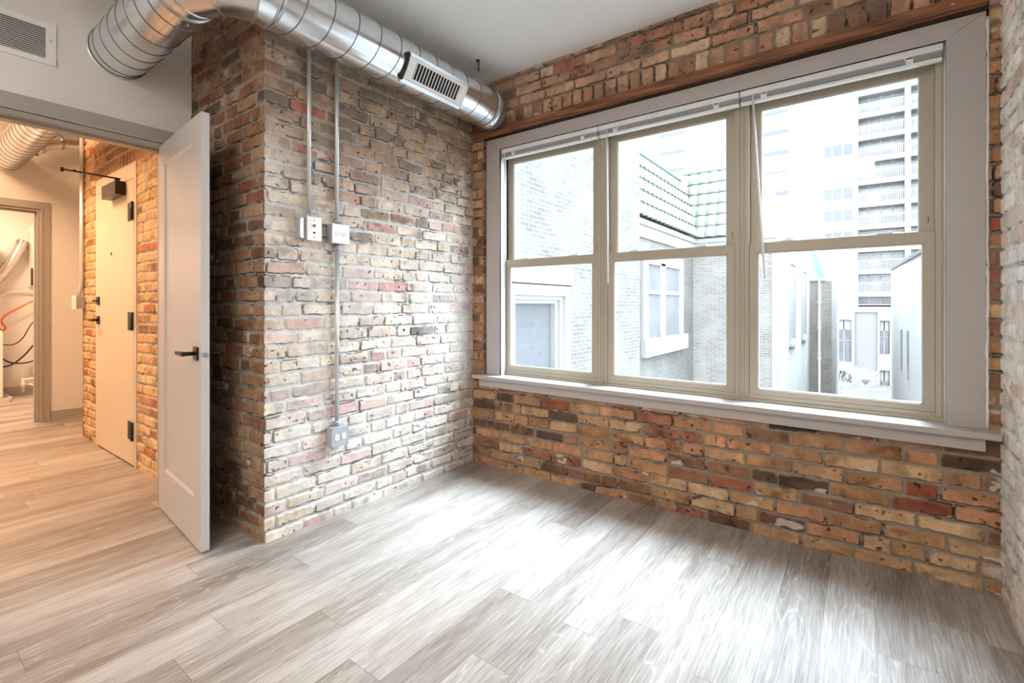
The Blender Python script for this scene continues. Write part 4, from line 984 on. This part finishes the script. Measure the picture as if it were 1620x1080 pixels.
def tile_roof(name, org, du, dv, nu, nv, parent, wave=0.055, m=None):
    """barrel tiles: org + i*du (along the eave) + j*dv (up the slope); each course overlaps the next"""
    du = Vector(du); dv = Vector(dv); nrm = du.cross(dv).normalized()
    if nrm.z < 0: nrm = -nrm
    b = MB(); sub = 8
    for j in range(nv):
        v0 = len(b.v)
        for i in range(nu * sub + 1):
            f_ = i / sub; hgt = wave * abs(math.sin(math.pi * f_)) ** 0.8
            base = org + du * f_ + dv * j
            b.v.append(tuple(base + nrm * (hgt + 0.050))); b.v.append(tuple(base + dv * 1.04 + nrm * (hgt * .8 + 0.008))); b.v.append(tuple(base + nrm * (hgt * 0.9 + 0.012)))
        for i in range(nu * sub):
            q = v0 + i * 3
            b.f.append((q, q + 3, q + 4, q + 1)); b.sm.append(True)
            b.f.append((q + 2, q + 5, q + 3, q)); b.sm.append(False)
    # green edges: the tile butts
    o = b.build(name, m or M['tile'], parent)
    o.data.materials.append(M['green'])
    idx = [1 if i % 2 == 1 else 0 for i in range(len(o.data.polygons))]
    o.data.polygons.foreach_set('material_index', idx)
    return o
M['tile'] = pmat('pale_glazed_tile', (124, 128, 122), 0.35, var=0.04, vscale=2)
M['green'] = pmat('green_tile_edge', (52, 84, 64), 0.6, var=0.15, vscale=6)
# side slope (rises away from the eave at UB+.1 towards -u)
tile_roof('roof_side', Vector((UB + .12, VA + .25, 3.16)), (0, .30, 0), (-.10, 0, .345), 17, 5, e2_)
tile_roof('roof_front', Vector((UB - .55, VB - .12, 3.15)), (.30, 0, 0), (0, .10, .345), 7, 6, e2_)
b = MB(); b.tube([(UB + .10, VB - .10, 3.22), (UB - .20, VB + .10, 4.2), (UB - .44, VB + .30, 5.2)], .07, 8); b.build('valley', M['lamp_post'], e2_)
b = MB(); b.tube([(UB - .40, VA + .25, 5.0), (UB - .40, VB, 5.0)], .045, 8); b.tube([(UB - .5, VB + .48, 5.27), (-2.62, VB + .48, 5.27)], .045, 8)
for i in range(17): b.tube([(UB - .40, VA + .4 + i * .3, 5.0), (UB - .42, VA + .4 + i * .3, 5.14)], [.03, .004], 6)
b.build('ridge', M['green'], e2_)
b = MB(); b.box((UB - 5, VA + .2, 3.1), (UB - .38, VB + .5, 4.95)); b.build('roof_core', M['tile'], e2_)
b = MB(); b.box((UB - .3, VB + .52, 3.1), (-2.62, VB + 9, 5.2)); b.build('roof_core', M['tile'], e2_)
# tall narrow windows of the far side wall
for (ya, yb, za, zb) in ((18.3, 19.9, -.15, 2.62), (22.3, 23.95, -.20, 2.6)):
    b = MB(); fr_rect(b, UFc + .005, UFc + .05, ya, yb, za, zb, .10); b.box((UFc, ya - .05, za - .10), (UFc + .12, yb + .05, za)); w_ = b.build('window', M['ext_white'], e2_)
    MB().box((UFc + .013, ya + .1, za + .1), (UFc + .02, yb - .1, zb - .1)).build('pane', M['ext_grey'], w_)
    b = MB(); b.box((UFc + .013, yb + .0, za), (UFc + .028, yb + .16, zb)); b.build('quoin_strip', M['eb_face_dark'], e2_)

# --- brown brick building behind it
VC = 25.984
e3_ = ext('brown_brick_building', 'narrow brown brick building with downspouts and a green gabled roof edge, beyond the pale wall', (-1.5, VC, GZ))
b = MB(); b.box((-2.05, VC, GZ), (-1.16, VC + 8, 2.25)); b.build('wall', M['eb_face_dark'], e3_)
b = MB(); b.box((-2.1, VC - .1, 2.22), (-1.40, VC + 7, 2.36)); b.build('gutter', M['ext_white'], e3_, .02)
for uu in (-1.63,):
    b = MB(); b.tube([(uu, VC - .06, 2.25), (uu, VC - .06, GZ)], .045, 8)
    for z in (1.2, .0, -1.4): b.tube([(uu, VC - .06, z), (uu, VC - .06, z + .12)], .075, 8)
    b.build('downspout', M['downspout'], e3_)
b = MB(); b.poly([(-2.06, VC - .08, 3.9), (-1.82, VC - .08, 3.9), (-1.40, VC - .08, 2.36), (-1.66, VC - .08, 2.36)]); b.poly([(-1.82, VC - .08, 3.9), (-1.82, VC + 7, 3.9), (-1.40, VC + 7, 2.36), (-1.40, VC - .08, 2.36)])
b.poly([(-2.06, VC + 7, 3.9), (-1.82, VC + 7, 3.9), (-1.40, VC + 7, 2.36), (-1.66, VC + 7, 2.36)]); b.build('roof_edge', M['green_pale'] if 'green_pale' in M else pmat('pale_green_tile', (92, 128, 108), .5, var=.15, vscale=4), e3_)

# --- balcony tower far away
VT = 76.0
e4_ = ext('balcony_tower', 'tall white apartment tower with rows of balconies, far beyond the third window', (0, VT, GZ))
b = MB(); TW0, TW1 = -34.0, 22.0; TOP = 62.0; FH = 2.857
floors = [25.05 + 2.857 * k_ for k_ in range(-8, 10)]       # z of the recess tops
# front wall with recesses: horizontal bands and piers
cols_ = [(-0.55, 4.10), (4.67, 9.3)]
b.box((TW0, VT, 1.2), (-0.55, VT + 1.5, TOP)); b.box((4.10, VT, 1.2), (4.67, VT + 1.5, TOP)); b.box((9.3, VT, 1.2), (TW1, VT + 1.5, TOP))
for z in floors:
    for (ca, cb) in cols_: b.box((ca, VT, z), (cb, VT + 1.5, z + .62))
b.box((-0.55, VT, 0.9), (9.3, VT + 1.5, 1.1)); b.box((TW0, VT + 1.5, GZ), (TW1, VT + 14, TOP))
b.box((TW0, VT, .2), (TW1, VT + 1.5, 1.2)); b.box((TW0, VT, GZ), (-2.95, VT + 1.5, .2)); b.box((2.62, VT, GZ), (TW1, VT + 1.5, .2)); b.box((-1.25, VT, GZ), (-.93, VT + 1.5, .2))
b.box((1.42, VT, GZ), (1.64, VT + 1.5, .2)); b.box((1.64, VT, -7.1), (2.62, VT + 1.5, -5.05)); b.box((1.64, VT, -.85), (2.62, VT + 1.5, .2)); b.box((-2.95, VT, -.8), (-1.25, VT + 1.5, .2)); b.box((-2.95, VT, -7.5), (-1.25, VT + 1.5, -6.3))
b.build('wall', M['ext_concrete'], e4_)
b = MB(); b.box((-.93, VT + .2, GZ), (1.42, VT + 1.5, .2)); b.build('stone_pier', pmat('tower_pier', (103, 101, 99), .9, var=.05, vscale=.4), e4_)
bal_a = bal_r = None
for fi, z in enumerate(floors):
    for ci_, (ca, cb) in enumerate(cols_):
        zz_ = z - (FH - .62)
        if z > 45: continue
        zz_ = max(zz_, 1.1)
        rr_ = random.Random(fi * 7 + ci_)
        g_ = MB(); x = ca
        g_.box((ca, VT + 1.38, zz_ + .02), (cb, VT + 1.44, z)); go = g_.build('balcony_glass', M['ext_glass'], e4_)
        m2 = MB(); 
        for q in (0.0, .24, .5, .76, 1.0): m2.box((ca + (cb - ca) * q - .06, VT + 1.30, zz_), (ca + (cb - ca) * q + .06, VT + 1.38, z))
        m2.box((ca, VT + 1.30, z - .35), (cb, VT + 1.37, z - .28))
        if rr_.random() < .8:                                  # curtains and white panels behind the railings
            q = rr_.choice((0.02, .26, .52, .78)); m2.box((ca + (cb - ca) * q, VT + 1.32, zz_), (ca + (cb - ca) * (q + .2), VT + 1.37, z - .5))
        m2.build('mullions', M['ext_white'], go)
        if z < 3: continue
        r_ = MB(); r_.box((ca, VT + .02, zz_ + 1.10), (cb, VT + .09, zz_ + 1.18)); xx = ca + .05
        while xx < cb: r_.box((xx, VT + .03, zz_), (xx + .06, VT + .08, zz_ + 1.12)); xx += .19
        r_.build('balcony_railing', M['ext_white'], e4_)
for z in floors[3:15]:
    for (ca, cb) in ((-12.6, -8.4), (-26.4, -22.5)):
        MB().box((ca, VT - .03, z - .05), (cb, VT + .02, z + .50)).build('window_strip', M['tower_dark'], e4_)
    if z < 24:
        for (ca, cb) in ((-4.2, -3.4), (-3.24, -2.32), (-2.1, -1.15)):
            MB().box((ca, VT - .03, z - 1.5), (cb, VT + .02, z - .1)).build('window', M['tower_dark'], e4_)
for (ca, cb, za, zb) in ((-2.9, -1.28, -6.3, -.82), (1.65, 2.56, -5.03, -.85), (1.65, 2.56, -10, -7.14)):
    w_ = MB().box((ca, VT + .5, max(za, GZ)), (cb, VT + .56, zb)).build('window', M['ext_glass'], e4_)
    b = MB(); b.box((ca, VT + .42, (za + zb) / 2 - .05), (cb, VT + .5, (za + zb) / 2 + .05)); b.box(((ca + cb) / 2 - .05, VT + .42, max(za, GZ)), ((ca + cb) / 2 + .05, VT + .5, zb)); b.box((ca, VT + .42, zb - 1.3), (cb, VT + .5, zb)); b.build('mullions', M['ext_white'], w_)

# --- white building on the right
UR = 1.2
e5_ = ext('white_building', 'blank white brick building side with two slim windows beyond the third window', (UR, 22, GZ))
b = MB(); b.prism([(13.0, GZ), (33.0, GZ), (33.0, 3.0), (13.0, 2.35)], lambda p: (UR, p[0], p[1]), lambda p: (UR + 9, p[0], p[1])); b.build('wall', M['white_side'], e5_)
b = MB(); b.prism([(13.0, 2.35), (33.0, 3.0), (33.0, 3.12), (13.0, 2.44)], lambda p: (UR - .06, p[0], p[1]), lambda p: (UR + .4, p[0], p[1])); b.build('coping', M['ext_grey'], e5_)
for (ya, yb, za, zb) in ((20.3, 20.95, -1.32, .28), (23.6, 24.4, -1.38, .2)):
    w_ = MB().box((UR - .03, ya, za), (UR + .02, yb, zb)).build('window', M['ext_white'], e5_)
    MB().box((UR - .045, ya + .02, za + .05), (UR - .031, ya + .30, zb)).build('pane', M['ext_glass'], w_)

# --- tree and lamp post between the buildings
tr = empty('bare_tree', (-1.5, 47, GZ)); tag(tr, 'pale leafless tree between the buildings, low in the third window', 'tree')
b = MB(); rt = random.Random(5)
b.tube([(-1.5, 47, GZ), (-1.45, 47, GZ + 1.6), (-1.55, 47, GZ + 2.6)], [.16, .12, .09], 8); b.build('trunk', M['twigs'], tr)
b = MB()
def branch(p, d, l, r, n):
    q = p + d * l; b.tube([p, q], [r, r * .6], 5, cap=False)
    if n:
        for _ in range(3):
            d2 = (d + Vector((rt.uniform(-1, 1), rt.uniform(-1, 1), rt.uniform(-.3, .6))) * .8).normalized(); branch(q, d2, l * .72, r * .6, n - 1)
for _ in range(7): branch(Vector((-1.5, 47, GZ + 2.3 + rt.random() * .5)), Vector((rt.uniform(-1, 1), rt.uniform(-1, 1), rt.uniform(.3, 1))).normalized(), 1.15, .06, 4)
b.build('branches', M['twigs'], tr)
lp = empty('street_lamp', (.1, 40, GZ)); tag(lp, 'street lamp post with a white globe in front of the tower', 'street lamp')
b = MB(); b.tube([(.1, 40, GZ), (.1, 40, -4.2)], .06, 8); b.build('pole', M['lamp_post'], lp)
b = MB(); b.tube([(.1, 40, -4.2 + .8 * t) for t in np.linspace(0, 1, 9)], [max(.05, .37 * math.sin(math.pi * t)) for t in np.linspace(0.03, .97, 9)], 14); b.build('globe', M['ext_white'], lp)
